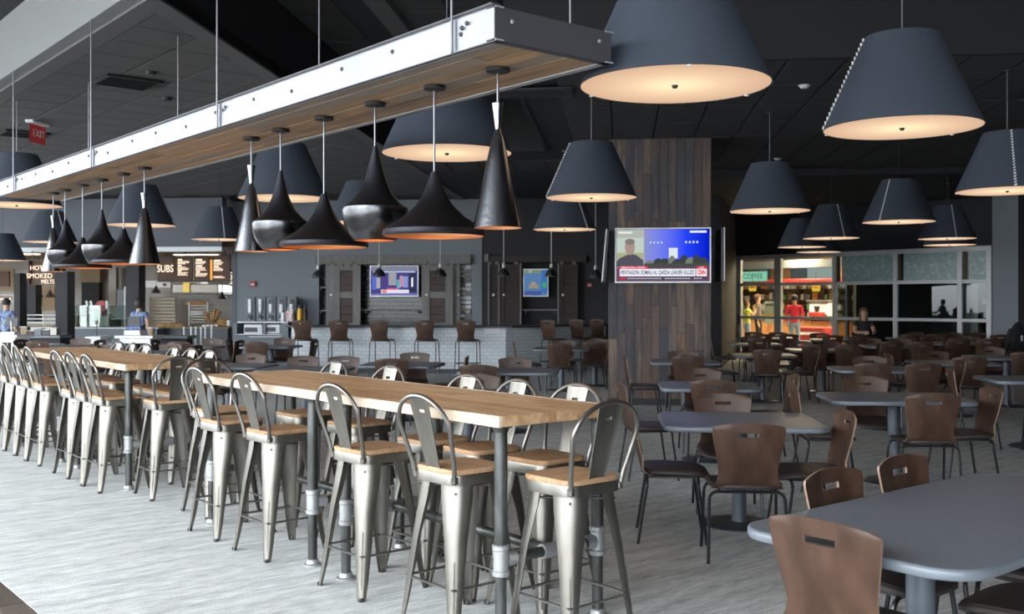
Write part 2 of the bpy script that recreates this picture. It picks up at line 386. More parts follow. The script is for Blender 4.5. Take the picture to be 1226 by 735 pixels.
# ceiling tiles (each a part of its ceiling) ------------------------------------------------
def vis(p, zz, mar=60):
    if p.y < .8: return False
    px = CX + p.x/p.y*F; py = HY - (zz-H)/p.y*F
    return -mar < px < 1226+mar and -mar < py < 735
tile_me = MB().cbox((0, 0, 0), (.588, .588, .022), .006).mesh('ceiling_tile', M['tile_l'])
tile_dk = MB().cbox((0, 0, 0), (1.188, .586, .022), .006).mesh('ceiling_tile', M['tile'])
def covered(px, py, z, a, bb): return False
vent_spots = []
n1 = 0
def clip(poly, fn):
    out = []
    for i in range(len(poly)):
        p, q = poly[i-1], poly[i]; a_, b_ = fn(p), fn(q)
        if (a_ < 0) != (b_ < 0): out.append(p + (q-p)*(a_/(a_-b_)))
        if b_ < 0: out.append(q)
    return out
full = []
edgef = lambda p: (p-E1).dot(r6) + .20
for i in range(-6, 42):
    for j in range(0, 28):
        u, v = 2.9 + .61*i, FV+.20+.305 + .61*j
        p = UV(u, v)
        if not vis(p, CZ, 120) or p.y > 24: continue
        cs = [UV(u+a_*.294, v+b_*.294) for a_, b_ in ((-1, -1), (-1, 1), (1, 1), (1, -1))]
        if all(edgef(c_) < 0 for c_ in cs): full.append(p)
        elif any(edgef(c_) < 0 for c_ in cs):
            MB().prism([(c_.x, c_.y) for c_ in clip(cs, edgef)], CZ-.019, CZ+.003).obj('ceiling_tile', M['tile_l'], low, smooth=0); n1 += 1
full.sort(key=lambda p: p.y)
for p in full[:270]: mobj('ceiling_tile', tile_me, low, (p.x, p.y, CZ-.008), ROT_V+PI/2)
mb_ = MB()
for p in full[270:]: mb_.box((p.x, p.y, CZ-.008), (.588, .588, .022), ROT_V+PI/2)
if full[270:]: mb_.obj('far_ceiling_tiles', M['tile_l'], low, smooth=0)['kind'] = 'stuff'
print('low tiles', len(full), n1)
cr_ = bpy.data.objects['ceiling_right']; n2 = 0
for i in range(0, 40):
    for j in range(0, 12):
        p = FR(.31 + .61*i, TS + .61 + 1.22*j)
        if .31+.61*i < SL+.2 and TS + .61 + 1.22*j < TF+.61: continue
        if p.y > 21 or not vis(p, CZ, 30) or (p.y > 19.4 and p.y < 20.6): continue
        if n2 >= 280: continue
        mobj('ceiling_tile', tile_dk, cr_, (p.x, p.y, CZ-.008), G6+PI/2); n2 += 1
ch_ = bpy.data.objects['ceiling_high']; n3 = 0
for i in range(0, 40):
    for j in range(-6, 7):
        p = FR(.31 + .61*i, TS - .5 - .61 - 1.22*j)
        if j < 0 and .31+.61*i > SL-.4: continue
        if not vis(p, UZ, 60): continue
        if i in (1,): continue
        mobj('ceiling_tile', tile_dk, ch_, (p.x, p.y, UZ-.008), G6+PI/2); n3 += 1
for k, i in enumerate((1,)):
    p0 = FR(1.14, TS-1.5)
    struct(quadbox('trim_5', (0, 0, 0), (.24, 9, .10), M['tile_l'], loc=(p0.x, p0.y, UZ-.04), lrz=G6))
print('tiles', n1, n2, n3)
# vents, detectors and exit sign on the ceiling -------------------------------------------------
def vent(px, py, lw, ld, rz, label):
    d = (CZ-H)*F/(HY-py); p = P(px, d)
    t = thing('ceiling_vent', label, 'vent', (p.x, p.y, CZ-.02), rz, 'ceiling air vents')
    MB().box((0, 0, -.012), (lw-.06, ld-.06, .01)).obj('backing', M['black'], t)
    f = MB()
    for s in (-1, 1): f.cbox((s*(lw/2-.02), 0, -.02), (.04, ld, .02), .003); f.cbox((0, s*(ld/2-.02), -.02), (lw, .04, .02), .003)
    f.obj('frame', M['dark'], t)
    for k in range(6): MB().box((0, -ld/2+.06+(ld-.12)*k/5, -.024), (lw-.08, .012, .02)).obj('slat', M['dark'], t)
vent(152, 95, .62, .60, ROT_V+PI/2, 'dark rectangular air vent in the left tiled ceiling above the beam')
vent(28, 158, .62, .60, ROT_V+PI/2, 'dark air vent at the left frame edge beside the exit sign')
vent(641, 107, .9, .5, G6, 'dark air vent in the ceiling behind the near end of the beam')
for px, py, lab in ((181, 84, 'small round smoke detector beside the left ceiling vent'), (200, 115, 'flat round speaker grille in the left tiled ceiling'),
                    (963, 100, 'small pale ceiling spotlight between the two largest right-hand shades'), (931, 188, 'small pale ceiling spotlight above the middle right lampshades')):
    d = (CZ-H)*F/(HY-py); p = P(px, d); t = thing('ceiling_fixture', lab, 'ceiling fixture', (p.x, p.y, CZ-.02))
    k = 'white' if px > 900 else 'dark'
    MB().lathe([(0, -.035), (.04, -.035), (.055, -.02), (.06, 0)], 14).obj('cover', M[k], t)
    MB().lathe([(.06, -.006), (.075, -.003), (.075, 0), (.06, 0)], 14, closed=True).obj('rim', M[k], t)
d = (CZ-H-.1)*F/(HY-153); p = P(45, d)
t = thing('exit_sign', 'red and white exit sign hanging from the left tiled ceiling', 'exit sign', (p.x, p.y, CZ), R(84))
MB().cbox((0, 0, -.03), (.42, .12, .05), .006).obj('canopy', M['white'], t)
q = MB().cbox((0, 0, -.19), (.36, .03, .25), .006).obj('sign_panel', emis('exit_red', (.45, .06, .06), .25), t)
text('EXIT', .14, M['white'], q, (0, -.018, -.19))

# walls ------------------------------------------------------------------------------------
def wallseg(name, p, q, z0, z1, th, matl):
    d = (q-p); L_ = d.length; a_ = math.atan2(d.y, d.x); c_ = (p+q)/2
    o = quadbox(name, (0, th/2, (z0+z1)/2), (L_, th, z1-z0), matl, loc=(c_.x, c_.y, 0), lrz=a_); return struct(o)
P1, P2 = P(882, 30.36), P(1188, 24.5)       # foot of the glass front, left and right end
wd = (P2-P1).normalized(); wn = Vector((-wd.y, wd.x, 0))
WT = 2.87                                   # top of the glazing
P3 = P2 + wd*((1219-CX)/F*P2.y - P2.x)/(wd.x - (1219-CX)/F*wd.y)
P0 = P1 - wd*4.5
wallseg('wall_back', P1, P0, 0, CZ+1, -.25, M['charcoal'])
o = wallseg('wall_over_window', P1, P2, WT+.05, CZ+1, .25, M['charcoal'])
wallseg('wall_right', P2, P3, 0, CZ+1, .25, M['grey3'])
wallseg('wall_dim_front', P3, P3 + wd*3.5, 0, CZ+1, .25, M['charcoal'])
wallseg('wall_right_return', P3, P3 + Vector((2.4, -7, 0)), 0, CZ+1, .25, M['black'])
wallseg('wall_right_side', P3 + Vector((2.4, -7, 0)), UV(-13.5, 13), 0, CZ+2, .25, M['charcoal'])
wallseg('wall_behind', UV(-13.5, 13), UV(-13.5, -3.6), 0, UZ+1, -.2, M['charcoal'])
# window front towards daylight (behind the camera): piers and mullions, open to the sky
for k in range(19):
    u = -13 + 2.8*k
    struct(quadbox('wall_window_pier', (0, 0, UZ/2), (.12, .16, UZ), M['chan_dark'], loc=UV(u, -3.2), lrz=A0))
for z_, h_ in ((.28, .56), (2.6, .10), (UZ-.15, .3)):
    struct(quadbox('trim_6', (0, 0, z_), (.14, 51, h_), M['chan_dark'], loc=UV(12, -3.2), lrz=A0))
g = quadbox('ground_outside', (0, 0, -.15), (40, 90, .1), mat('pavement', (.35, .35, .34), .9), loc=UV(10, -24), lrz=A0); g['kind'] = 'structure'; g.name = 'floor_outside'

# ================================================================== COLUMN
dc = 15.7
cxl, cxr = X(733.5, dc), X(855, dc); cw = cxr-cxl; ccx = (cxl+cxr)/2
col = thing('plank_column', 'square column clad in mixed reclaimed boards with television on it', 'column', (ccx, dc+.55, 0), G6)
MB().box((0, 0, 2.05), (cw-.05, 1.06, 4.10)).obj('core', M['black'], col, smooth=0)
rr = random.Random(3); nb = 12; bw = cw/nb
tones = {}
def planks_face(cx_, cy_, rz_, n_, total):
    for i in range(n_):
        z = -rr.uniform(0, 1.2)
        while z < 4.09:
            L_ = rr.choice([.9, 1.3, 1.7, 2.2]); z1 = min(z+L_, 4.09); z0 = max(z, .005)
            if z1 - z0 > .04:
                off = -total/2 + (i+.5)*total/n_
                th = rr.uniform(.018, .032); ln = z1-z0-.004
                o = MB().cbox((0, 0, 0), (ln, total/n_-.004, th), .002).obj('board', M['colw'], col)
                # board local X runs up the column
                mm = Matrix.Rotation(rz_, 4, 'Z') @ Matrix.Translation((off, -.53-th/2+.002 if cy_ else -(cw/2-.025)-th/2, (z0+z1)/2)) @ Matrix.Rotation(PI/2, 4, 'X') @ Matrix.Rotation(PI/2, 4, 'Z')
                o.matrix_local = mm
            z = z + L_
planks_face(0, 1, 0, nb, cw)
planks_face(0, 0, -PI/2, 9, 1.06)
planks_face(0, 0, PI/2, 9, 1.06)
MB().cbox((0, -.57, .05), (cw+.04, .02, .10), .003).obj('base_board', M['dark'], col)

# ---- televisions -------------------------------------------------------------------------
def rect(x0, x1, z0, z1, y, m_, par, name, wx, wz, th=.001):
    """picture patch in 0..1 screen fractions"""
    return quadbox(name, ((x0+x1)/2*wx - wx/2, y, (z0+z1)/2*wz - wz/2), ((x1-x0)*wx, th, (z1-z0)*wz), m_, par)
def tv_body(t, w_, h_, frame=.018, fm='alu'):
    MB().cbox((0, .02, 0), (w_, .04, h_), .004).obj('case', M['dark'], t)
    m = MB()
    for s in (-1, 1): m.box((s*(w_/2-frame/2), -.004, 0), (frame, .012, h_)); m.box((0, -.004, s*(h_/2-frame/2)), (w_-2*frame, .012, frame))
    m.obj('bezel', M[fm], t)
M['bezel'] = mat('silver_bezel', (.62, .64, .68), .35, .3)
def gradmat(name, stops, st, axis=2, sc=1.0, off=.5, noise=0):
    m = bpy.data.materials.new(name); m.use_nodes = True; n = m.node_tree.nodes; L = m.node_tree.links; n.clear()
    o = n.new('ShaderNodeOutputMaterial'); e = n.new('ShaderNodeEmission'); e.inputs[1].default_value = st
    tc = n.new('ShaderNodeTexCoord'); s_ = n.new('ShaderNodeSeparateXYZ'); a_ = n.new('ShaderNodeMath'); a_.operation = 'MULTIPLY_ADD'
    a_.inputs[1].default_value = sc; a_.inputs[2].default_value = off
    L.new(tc.outputs['Object'], s_.inputs[0]); L.new(s_.outputs[axis], a_.inputs[0])
    r = n.new('ShaderNodeValToRGB'); els = r.color_ramp.elements
    while len(els) < len(stops): els.new(.5)
    for i, (p_, c) in enumerate(stops): els[i].position = p_; els[i].color = tuple(c)+(1,)
    L.new(a_.outputs[0], r.inputs[0]); L.new(r.outputs[0], e.inputs[0]); L.new(e.outputs[0], o.inputs[0]); return m
dt = 15.55
tw, th_ = (850.5-736.5)/F*dt, (338.5-272.5)/F*dt
t = thing('television', 'flat television with blue news picture on the plank column', 'television', (X(793.5, dt), dt, Z(305.5, dt)), G6)
tv_body(t, tw, th_, .02, 'bezel')
sw, sh = tw-.05, th_-.05
scr = quadbox('screen', (0, -.002, 0), (sw, .004, sh), gradmat('blue_stage', [(0, (.10,.13,.10)), (.28, (.25,.27,.52)), (.45, (.16,.20,.75)), (.75, (.015,.05,.85)), (1, (.0,.01,.5))], .95, 0, 1/sw, .5), t)
def E(c, s=.9): return emis('picture_colour', c, s)
rect(0, .30, .17, 1, -.0055, E((.42,.45,.40), .9), scr, 'picture_area', sw, sh)
ins = rect(0, .29, .27, .84, -.007, E((.50,.58,.52), .9), scr, 'picture_area', sw, sh)
rect(.0, .29, .27, .55, -.0085, E((.45,.45,.27), .8), scr, 'picture_area', sw, sh)
def disc(cx_, cz_, rx, rz_, y, m_, par, name='picture_area'):
    o = MB().prism([(cx_*sw-sw/2+rx*math.cos(2*PI*i/20), cz_*sh-sh/2+rz_*math.sin(2*PI*i/20)) for i in range(20)], 0, .001).obj(name, m_, par, smooth=0)
    o.rotation_euler = (PI/2, 0, 0); o.location = (0, y, 0); return o
o = MB().prism([(-sw/2, sh*(.27-.5)), (sw*(.29-.5), sh*(.27-.5)), (sw*(.29-.5), sh*(.40-.5)), (sw*(.22-.5), sh*(.50-.5)), (sw*(.16-.5), sh*(.53-.5)), (sw*(.10-.5), sh*(.50-.5)), (sw*(.03-.5), sh*(.44-.5)), (-sw/2, sh*(.38-.5))], 0, .001).obj('picture_area', E((.075,.075,.10), 1), scr, smooth=0)
o.rotation_euler = (PI/2, 0, 0); o.location = (0, -.0095, 0)
disc(.145, .655, .055*sw, .15*sh, -.011, E((.36,.26,.22), .95), scr); disc(.145, .76, .054*sw, .06*sh, -.0125, E((.22,.19,.18), .9), scr)
# stage: screen, dark audience silhouettes
rect(.565, .66, .44, .64, -.006, E((.62,.68,.70), 1), scr, 'picture_area', sw, sh)
for i, (cx_, cz_, rx, rz_) in enumerate([(.36,.30,.06,.10),(.45,.34,.05,.10),(.52,.30,.07,.14),(.60,.36,.04,.13),(.66,.30,.07,.12),(.73,.36,.05,.14),(.80,.32,.06,.14),(.86,.38,.04,.13),(.93,.32,.06,.14)]):
    disc(cx_, cz_, rx*sw, rz_*sh, -.0075-.0004*i, E((.04,.05,.045) if i % 3 else (.16,.18,.14), 1), scr)
rect(.295, 1, .17, .34, -.0120, E((.06,.065,.06), 1), scr, 'picture_area', sw, sh)
for i in range(4):
    rect(.36+.04*i, .375+.04*i, .73, .76, -.006, E((.6,.7,1), 1), scr, 'picture_area', sw, sh); rect(.74+.04*i, .76+.04*i, .73, .77, -.006, E((.5,.6,1), 1), scr, 'picture_area', sw, sh)
rect(.79, .97, .93, .97, -.006, E((.75,.8,1), .9), scr, 'picture_area', sw, sh); rect(.02, .17, .92, .96, -.0068, E((.75,.78,.72), .9), scr, 'picture_area', sw, sh)
rect(0, 1, 0, .26, -.0135, E((.18,.07,.12), .8), scr, 'picture_area', sw, sh)
cap = rect(.035, .85, .095, .235, -.0150, E((.80,.82,.90), .95), scr, 'caption_bar', sw, sh)
rect(.035, .34, .235, .29, -.0150, E((.62,.03,.07), .95), scr, 'caption_bar', sw, sh)
rect(.86, .97, .095, .235, -.0150, E((.9,.88,.92), .95), scr, 'caption_bar', sw, sh)
rect(.86, .97, .235, .285, -.0150, E((.62,.03,.07), .95), scr, 'caption_bar', sw, sh)
rect(.03, .97, .03, .075, -.0150, E((.05,.06,.12), .9), scr, 'caption_bar', sw, sh)
dk = E((.06,.07,.12), 1)
text('PENTAGON: SOMALI AL QAEDA LEADER KILLED', .088, dk, scr, (sw*(.4425-.5), -.017, sh*(.165-.5)), ext=.0005, fit=sw*.79, bold=.0022)
text('CNN', .10, E((.75,.02,.05), 1), scr, (sw*(.915-.5), -.017, sh*(.165-.5)), ext=.0005, fit=sw*.085, bold=.005)
text('LIVE', .038, E((.9,.85,.85), 1), scr, (sw*(.915-.5), -.017, sh*(.26-.5)), ext=.0005)
text('BREAKING NEWS', .040, E((.9,.85,.85), 1), scr, (sw*(.18-.5), -.017, sh*(.262-.5)), ext=.0005, fit=sw*.26)
m = MB()
for i in range(26):
    x0 = .13+.031*i
    if i in (12, 22): continue
    m.box((sw*(x0-.5), -.016, sh*(.052-.5)), (sw*.026, .001, sh*.018))
tag(m.obj('ticker_text', E((.5,.55,.6), .9), scr), kind='stuff')
rect(.035, .10, .035, .07, -.0158, E((.62,.03,.07), .9), scr, 'caption_bar', sw, sh)
# two more televisions seen edge-on on the sides of the column
for px0, px1, py0, py1, s, lab in ((720.5, 726.5, 277, 338, -1, 'television seen edge-on, left of the plank column'), (861.5, 864, 275, 337, 1, 'television seen edge-on, right of the plank column')):
    d_ = 15.9; z0, z1 = Z(py1, d_), Z(py0, d_); xm = X((px0+px1)/2, d_)
    t = thing('television', lab, 'television', (xm, d_, (z0+z1)/2), G6 + s*PI/2)
    if s < 0: t.rotation_euler = Euler((R(-5), 0, G6 + s*PI/2 + R(1.2)))
    tv_body(t, 1.1, z1-z0, .02, 'bezel')
    quadbox('screen', (0, -.002, 0), (1.05, .004, z1-z0-.05), emis('side_screen', (.25, .3, .45), .6), t)
    MB().tube([(0, .04, 0), (0, .07 if s > 0 else .12, 0)], .03, 8).obj('bracket', M['dark'], t)

# ================================================================== HANGING BEAM
BV0, BV1, BZ0, BZ1, BU0, BU1 = 2.93, 3.68, 2.796, 2.954, 3.68, 12.95
beam = thing('hanging_beam', 'long hanging beam with galvanised side and reclaimed wood underside', 'ceiling beam', UV(BU0, (BV0+BV1)/2, BZ0), A0)
BL = BU1-BU0; BW = BV1-BV0
# beam local: +Y along u, +X along v ; origin near end, centre, underside
def channel(L_, flip, matl, name):
    m = MB(); h = BZ1-BZ0
    m.box((0, 0, h/2), (L_, .006, h)); m.box((0, .02*flip, h-.003), (L_+.03, .05, .006)); m.box((0, .02*flip, .003), (L_+.03, .05, .006))
    return m
ch = channel(BL, 1, M['channel'], 'c').obj('side_channel', M['channel'], beam, loc=(-BW/2, BL/2, 0), rz=-PI/2)
# thin dark line of the top flange
MB().box((0, 0, 0), (.055, BL+.04, .007)).obj('top_flange', M['chan_dark'], beam, loc=(-BW/2-.006, BL/2, BZ1-BZ0+.003))
MB().box((0, 0, 0), (.02, BL+.02, .005)).obj('bottom_flange', M['chan_dark'], beam, loc=(-BW/2+.004, BL/2, -.0035))
channel(BL, 1, M['channel'], 'c').obj('side_channel', M['channel'], beam, loc=(BW/2, BL/2, 0), rz=PI/2)
for y_, s in ((0, 1), (BL, -1)):
    q = channel(BW, s, M['chan_dark'], 'c').obj('end_channel', M['chan_dark'], beam, loc=(0, y_, 0))  # darker colour puts shade into the ends, turned away from the windows
MB().box((0, BL/2, .09), (BW-.03, BL-.03, .05)).obj('core', M['black'], beam, smooth=0)
rr = random.Random(11); nb = 6; bw = (BW-.02)/nb
for i in range(nb):
    y = -rr.uniform(0, 1.4)
    while y < BL-.01:
        L_ = rr.choice([1.1, 1.6, 2.1, 2.7]); y1 = min(y+L_, BL-.01); y0 = max(y, .01)
        if y1-y0 > .05:
            MB().cbox((0, 0, 0), (y1-y0-.003, bw-.003, rr.uniform(.02, .028)), .002).obj('board', M['barn'], beam, loc=(-BW/2+.01+(i+.5)*bw, (y0+y1)/2, .016), rz=PI/2)
        y += L_
bolt_me = MB().lathe([(0, .012), (.007, .012), (.012, .006), (.012, 0)], 6).xf(Matrix.Rotation(-PI/2, 4, 'Y')).mesh('bolt', M['bolt'])
y = .25; k = 0
while y < BL:
    mobj('bolt', bolt_me, beam, (-BW/2-.003, y, .105 if k % 3 else .075)); y += .52 if k % 2 else .60; k += 1
bolt2 = MB().lathe([(0, .012), (.007, .012), (.012, .006), (.012, 0)], 6).xf(Matrix.Rotation(PI/2, 4, 'X')).mesh('bolt', M['fitting'])
for x_ in (-.30, .26): mobj('bolt', bolt2, beam, (x_, -.034, .09))
rodpx = (541, 260, 109, 16)
for px in rodpx:
    u = on_v(px, BV0-.03) - BU0
    topz = (UZ if px > 150 else CZ)
    MB().tube([(0, 0, -.01), (0, 0, topz-BZ0)], .007, 8).obj('hanger_rod', M['rod'], beam, loc=(-BW/2-.03, u, 0))
    MB().cbox((0, 0, .08), (.006, .05, .15), .002).obj('hanger_plate', M['channel'], beam, loc=(-BW/2-.012, u+.02, 0))
    mobj('bolt', bolt_me, beam, (-BW/2-.012, u-.06, .10)); mobj('bolt', bolt_me, beam, (-BW/2-.012, u-.10, .115))
    uf = u + .03
    MB().tube([(0, 0, .1), (0, 0, (UZ if px > 150 else CZ)-BZ0)], .007, 8).obj('hanger_rod', M['rod'], beam, loc=(BW/2+.02, uf, 0))

# ---- beaten metal pendants under the beam ---------------------------------------------------
def pend_profile(kind, s, h):
    if kind == 'tall':   # hourglass neck and long cone
        out = [(.115, 1.0), (.085, .93), (.055, .86), (.050, .83), (.09, .78), (.14, .68), (.30, .25), (.415, .0)]
        out = [(.100, 1.0), (.07, .90), (.046, .80), (.055, .77), (.10, .72), (.19, .52), (.30, .24), (.41, .0)]
    elif kind == 'wide':
        out = [(.035, 1.0), (.05, .92), (.075, .80), (.11, .66), (.18, .48), (.30, .30), (.42, .18), (.49, .10), (.50, .04), (.49, .0)]
    else:
        out = [(.03, 1.0), (.05, .93), (.09, .82), (.15, .66), (.25, .50), (.38, .40), (.49, .345)]
    return [(r*s, z*h) for r, z in out]
def ring_mesh(prof, th, mats, n=36):
    m = MB(); inner = [(max(r-th, .001), z) for r, z in prof]
    m.lathe(prof + inner[::-1], n, closed=True); return m
KL = {'tall': 'slender hourglass-cone', 'wide': 'wide bell-shaped', 'fat': 'fat bowl-shaped'}
pend = [ # px, canopy y, px centre of shade, bottom y, top y of shade, width px, kind, label
 (596, 82, 597, 274, 124, 61, 'tall', 'slender cone pendant nearest the near end of the beam'),
 (520, 103, 522, 284, 206, 124, 'wide', 'wide bell pendant, second from near end of the beam'),
 (449, 124, 452, 289, 175, 80, 'fat', 'fat bowl pendant, third from near end of the beam'),
 (388, 142, 388, 297, 232, 106, 'wide', 'wide bell pendant, fourth from near end of the beam'),
 (336, 158, 336, 300, 204, 68, 'fat', 'fat bowl pendant, fifth from near end of the beam'),
 (301, 169, 301, 302, 198, 42, 'tall', 'slender cone pendant, sixth along, last of the nearer six'),
 (173, 206, 171, 317, 231, 38, 'tall', 'slender cone pendant, first of the farther six'),
 (148, 213, 148, 317, 274, 74, 'wide', 'wide bell pendant, second of the farther six'),
 (122, 220, 119, 317, 251, 46, 'fat', 'fat bowl pendant, third of the farther six'),
 (99, 227, 97, 322, 284, 66, 'wide', 'wide bell pendant, fourth of the farther six'),
 (78, 234, 76, 320, 264, 42, 'fat', 'fat bowl pendant, fifth of the farther six'),
 (64, 238, 60, 326, 258, 28, 'tall', 'slender cone pendant at the far end of the beam'),
]
for px, cy, pc, yb, yt, wpx, kind, lab in pend:
    # centre line of the beam; the far lamps use it directly
    u = on_v(px, (BV0+BV1)/2); p = UV(u, (BV0+BV1)/2); d = p.y
    zb, zt = Z(yb-1, d), Z(yt, d); W_ = wpx/F*d; h = zt - zb
    t = thing('pendant_lamp', 'black beaten metal '+lab, 'pendant lamp', (p.x, p.y, zb), 0, 'beaten metal pendants under the beam')
    MB().lathe([(0, BZ0-zb), (.062, BZ0-zb), (.062, BZ0-zb-.018), (.03, BZ0-zb-.026), (0, BZ0-zb-.026)], 20).obj('canopy', M['dark'], t)
    MB().tube([(0, 0, h*(.8 if kind == 'tall' else .98)), (0, 0, BZ0-zb-.02)], .006, 8).obj('cord', M['rod'], t)
    prof = pend_profile(kind, W_ if kind != 'tall' else W_*1.2, h)
    if kind == 'fat':
        q = ring_mesh(prof, .004, None).obj('upper_shade', M['beat'], t)
        low_p = [(r*W_, z*h) for r, z in ((.495, .345), (.50, .31), (.485, .24), (.45, .15), (.39, .07), (.31, .0))]
        MB().lathe(low_p + [(r-.004, z) for r, z in low_p[::-1]], 36, closed=True).obj('bowl', M['beatlow'], t)
        lin = [(r-.006, z) for r, z in (prof[3:] + low_p[1:])]
        MB().lathe(lin + [(r-.002, z) for r, z in lin[::-1]], 36, closed=True).obj('copper_lining', M['copper'], t)
    else:
        q = ring_mesh(prof, .004, None).obj('shade', M['beattall'] if kind == 'tall' else M['beat'], t)
        st_ = 5 if kind == 'tall' else 3
        lin = [(max(r-.006, .004), z) for r, z in prof[st_:]]
        MB().lathe(lin + [(r-.002, z) for r, z in lin[::-1]], 36, closed=True).obj('copper_lining', M['copper'], t)
    MB().lathe([(0, -.035), (.02, -.03), (.03, -.01), (.028, .015), (.012, .04), (0, .045)], 12, c=(0, 0, h*(.42 if kind != 'tall' else .30))).obj('bulb', M['bulb'], t)

# ---- big charcoal lampshades --------------------------------------------------------------
def diffmat():
    m = bpy.data.materials.new('lamp_diffuser'); m.use_nodes = True; n = m.node_tree.nodes; L = m.node_tree.links; n.clear()
    o = n.new('ShaderNodeOutputMaterial'); e = n.new('ShaderNodeEmission'); tc = n.new('ShaderNodeTexCoord')
    le = n.new('ShaderNodeVectorMath'); le.operation = 'LENGTH'; L.new(tc.outputs['Object'], le.inputs[0])
    r = n.new('ShaderNodeValToRGB'); L.new(le.outputs['Value'], r.inputs[0])
    el = r.color_ramp.elements; el[0].position = 0; el[0].color = (1, .78, .50, 1); el[1].position = .50; el[1].color = (.62, .40, .26, 1)
    x_ = el.new(.10); x_.color = (1, .74, .45, 1); x_ = el.new(.25); x_.color = (.80, .56, .37, 1)
    e.inputs[1].default_value = 1.0; L.new(r.outputs[0], e.inputs[0]); L.new(e.outputs[0], o.inputs[0]); return m
M['diff'] = diffmat()
LZ, LD = 2.78, 1.05
LR = LD/2; LH = .63; LT = .245
m = MB(); prof = [(LT, LH), (LT+.005, LH-.004), (LR, .0)]
shade_me = MB().lathe([(LR, 0), (LT, LH), (LT-.006, LH), (LR-.006, 0)], 56, closed=True).mesh('shade', M['felt'])
top_me = MB().lathe([(0, LH-.01), (LT-.004, LH-.01), (LT-.004, LH-.004), (0, LH-.004)], 32).mesh('top_plate', M['felt'])
diff_me = MB().lathe([(0, .004), (LR-.008, .004)], 48).mesh('diffuser', M['diff'])
fin_me = MB().lathe([(0, -.014), (.012, -.012), (.018, 0), (.018, .004), (0, .004)], 12).mesh('finial', M['dark'])
clip_mes = [MB().box(((LR-.012)*math.cos(2*PI*k/3+.5), (LR-.012)*math.sin(2*PI*k/3+.5), -.002), (.018, .018, .008), 2*PI*k/3+.5).mesh('clip', M['lace']) for k in range(3)]
lm = MB(); n_ = 20
for k in range(n_):
    z = LH*(k+.5)/n_; r_ = LR + (LT-LR)*z/LH + .004
    lm.tube([(r_*math.cos(-.022), r_*math.sin(-.022), z-.009), (r_*math.cos(.022) + .004, r_*math.sin(.022), z+.009)], .0075, 5)
lace_me = lm.mesh('lacing', M['lace'])
lamps = [ # px, bottom y, seam position (-1..1, None hidden), label
 (808, 103, None, 'largest charcoal lampshade, at the top centre behind the beam end'),
 (1080, 154, -.97, 'second-largest charcoal lampshade with laced left edge, upper right'),
 (1206, 229, .15, 'charcoal lampshade cut by the right frame edge, laced at centre right'),
 (921.5, 253, None, 'plain charcoal lampshade between column and second-largest shade'),
 (995, 285.5, .45, 'charcoal lampshade below and right of the plain middle one'),
 (1076, 266, -.5, 'charcoal lampshade directly below the second-largest, laced left of centre'),
 (960, 296, None, 'far small lampshade lowest left of the right group'),
 (980, 302, None, 'farthest lampshade, lowest of all, over the café windows'),
 (1134, 286, .3, 'upper of the two stacked-looking shades at the right back wall'),
 (1137, 293.5, None, 'lower of the two stacked-looking shades at the right back wall'),
 (708, 237, -.97, 'charcoal lampshade with laced left edge, left of the plank column'),
 (676, 275, .7, 'charcoal lampshade half hidden below the one left of the column'),
 (535, 184, None, 'big charcoal lampshade behind the two nearest beam pendants'),
 (340, 238, None, 'charcoal lampshade behind the fifth and sixth beam pendants'),
 (434, 267, None, 'charcoal lampshade mostly hidden behind the third beam pendant'),
 (169, 270, .93, 'charcoal lampshade with laced right edge behind the farther pendants'),
 (20, 246, None, 'charcoal lampshade at the left frame edge above the far beam end'),
 (60, 290, .55, 'charcoal lampshade with laced side below the far beam end'),
 (3, 312, None, 'lowest charcoal lampshade at the left frame edge'),
 (262, 287, .2, 'charcoal lampshade hanging before the sandwich counter wall'),
]
for i, (px, py, seam, lab) in enumerate(lamps):
    z = LZ
    if px == 3: z = 2.54; d = 24.0
    else: d = (LZ-H)*F/(HY-py)
    t = thing('pendant_lamp', lab, 'pendant lamp', (X(px, d), d, z), 0, 'large charcoal lampshades')
    mobj('shade', shade_me, t); mobj('top_plate', top_me, t); df = mobj('diffuser', diff_me, t); mobj('finial', fin_me, df); [mobj('clip', c_, t) for c_ in clip_mes]
    rel = Vector((X(px, d), d, 0)) - E1
    cz = CZ if (rel.dot(r6) > 0 and rel.dot(g6) > (TS if rel.dot(r6) > SL else TF)) or (rel.dot(r6) < 0) else UZ
    MB().tube([(0, 0, LH-.01), (0, 0, cz-z)], .005, 6).obj('cord', M['rod'] if d < 14 else M['dark'], t)
    MB().lathe([(0, cz-z-.03), (.05, cz-z-.025), (.055, cz-z-.0)], 12).obj('canopy', M['dark'], t)
    if seam is not None:
        base = math.atan2(-d, -X(px, d))           # direction towards the camera
        mobj('lacing', lace_me, t, (0, 0, 0), base + math.asin(seam))
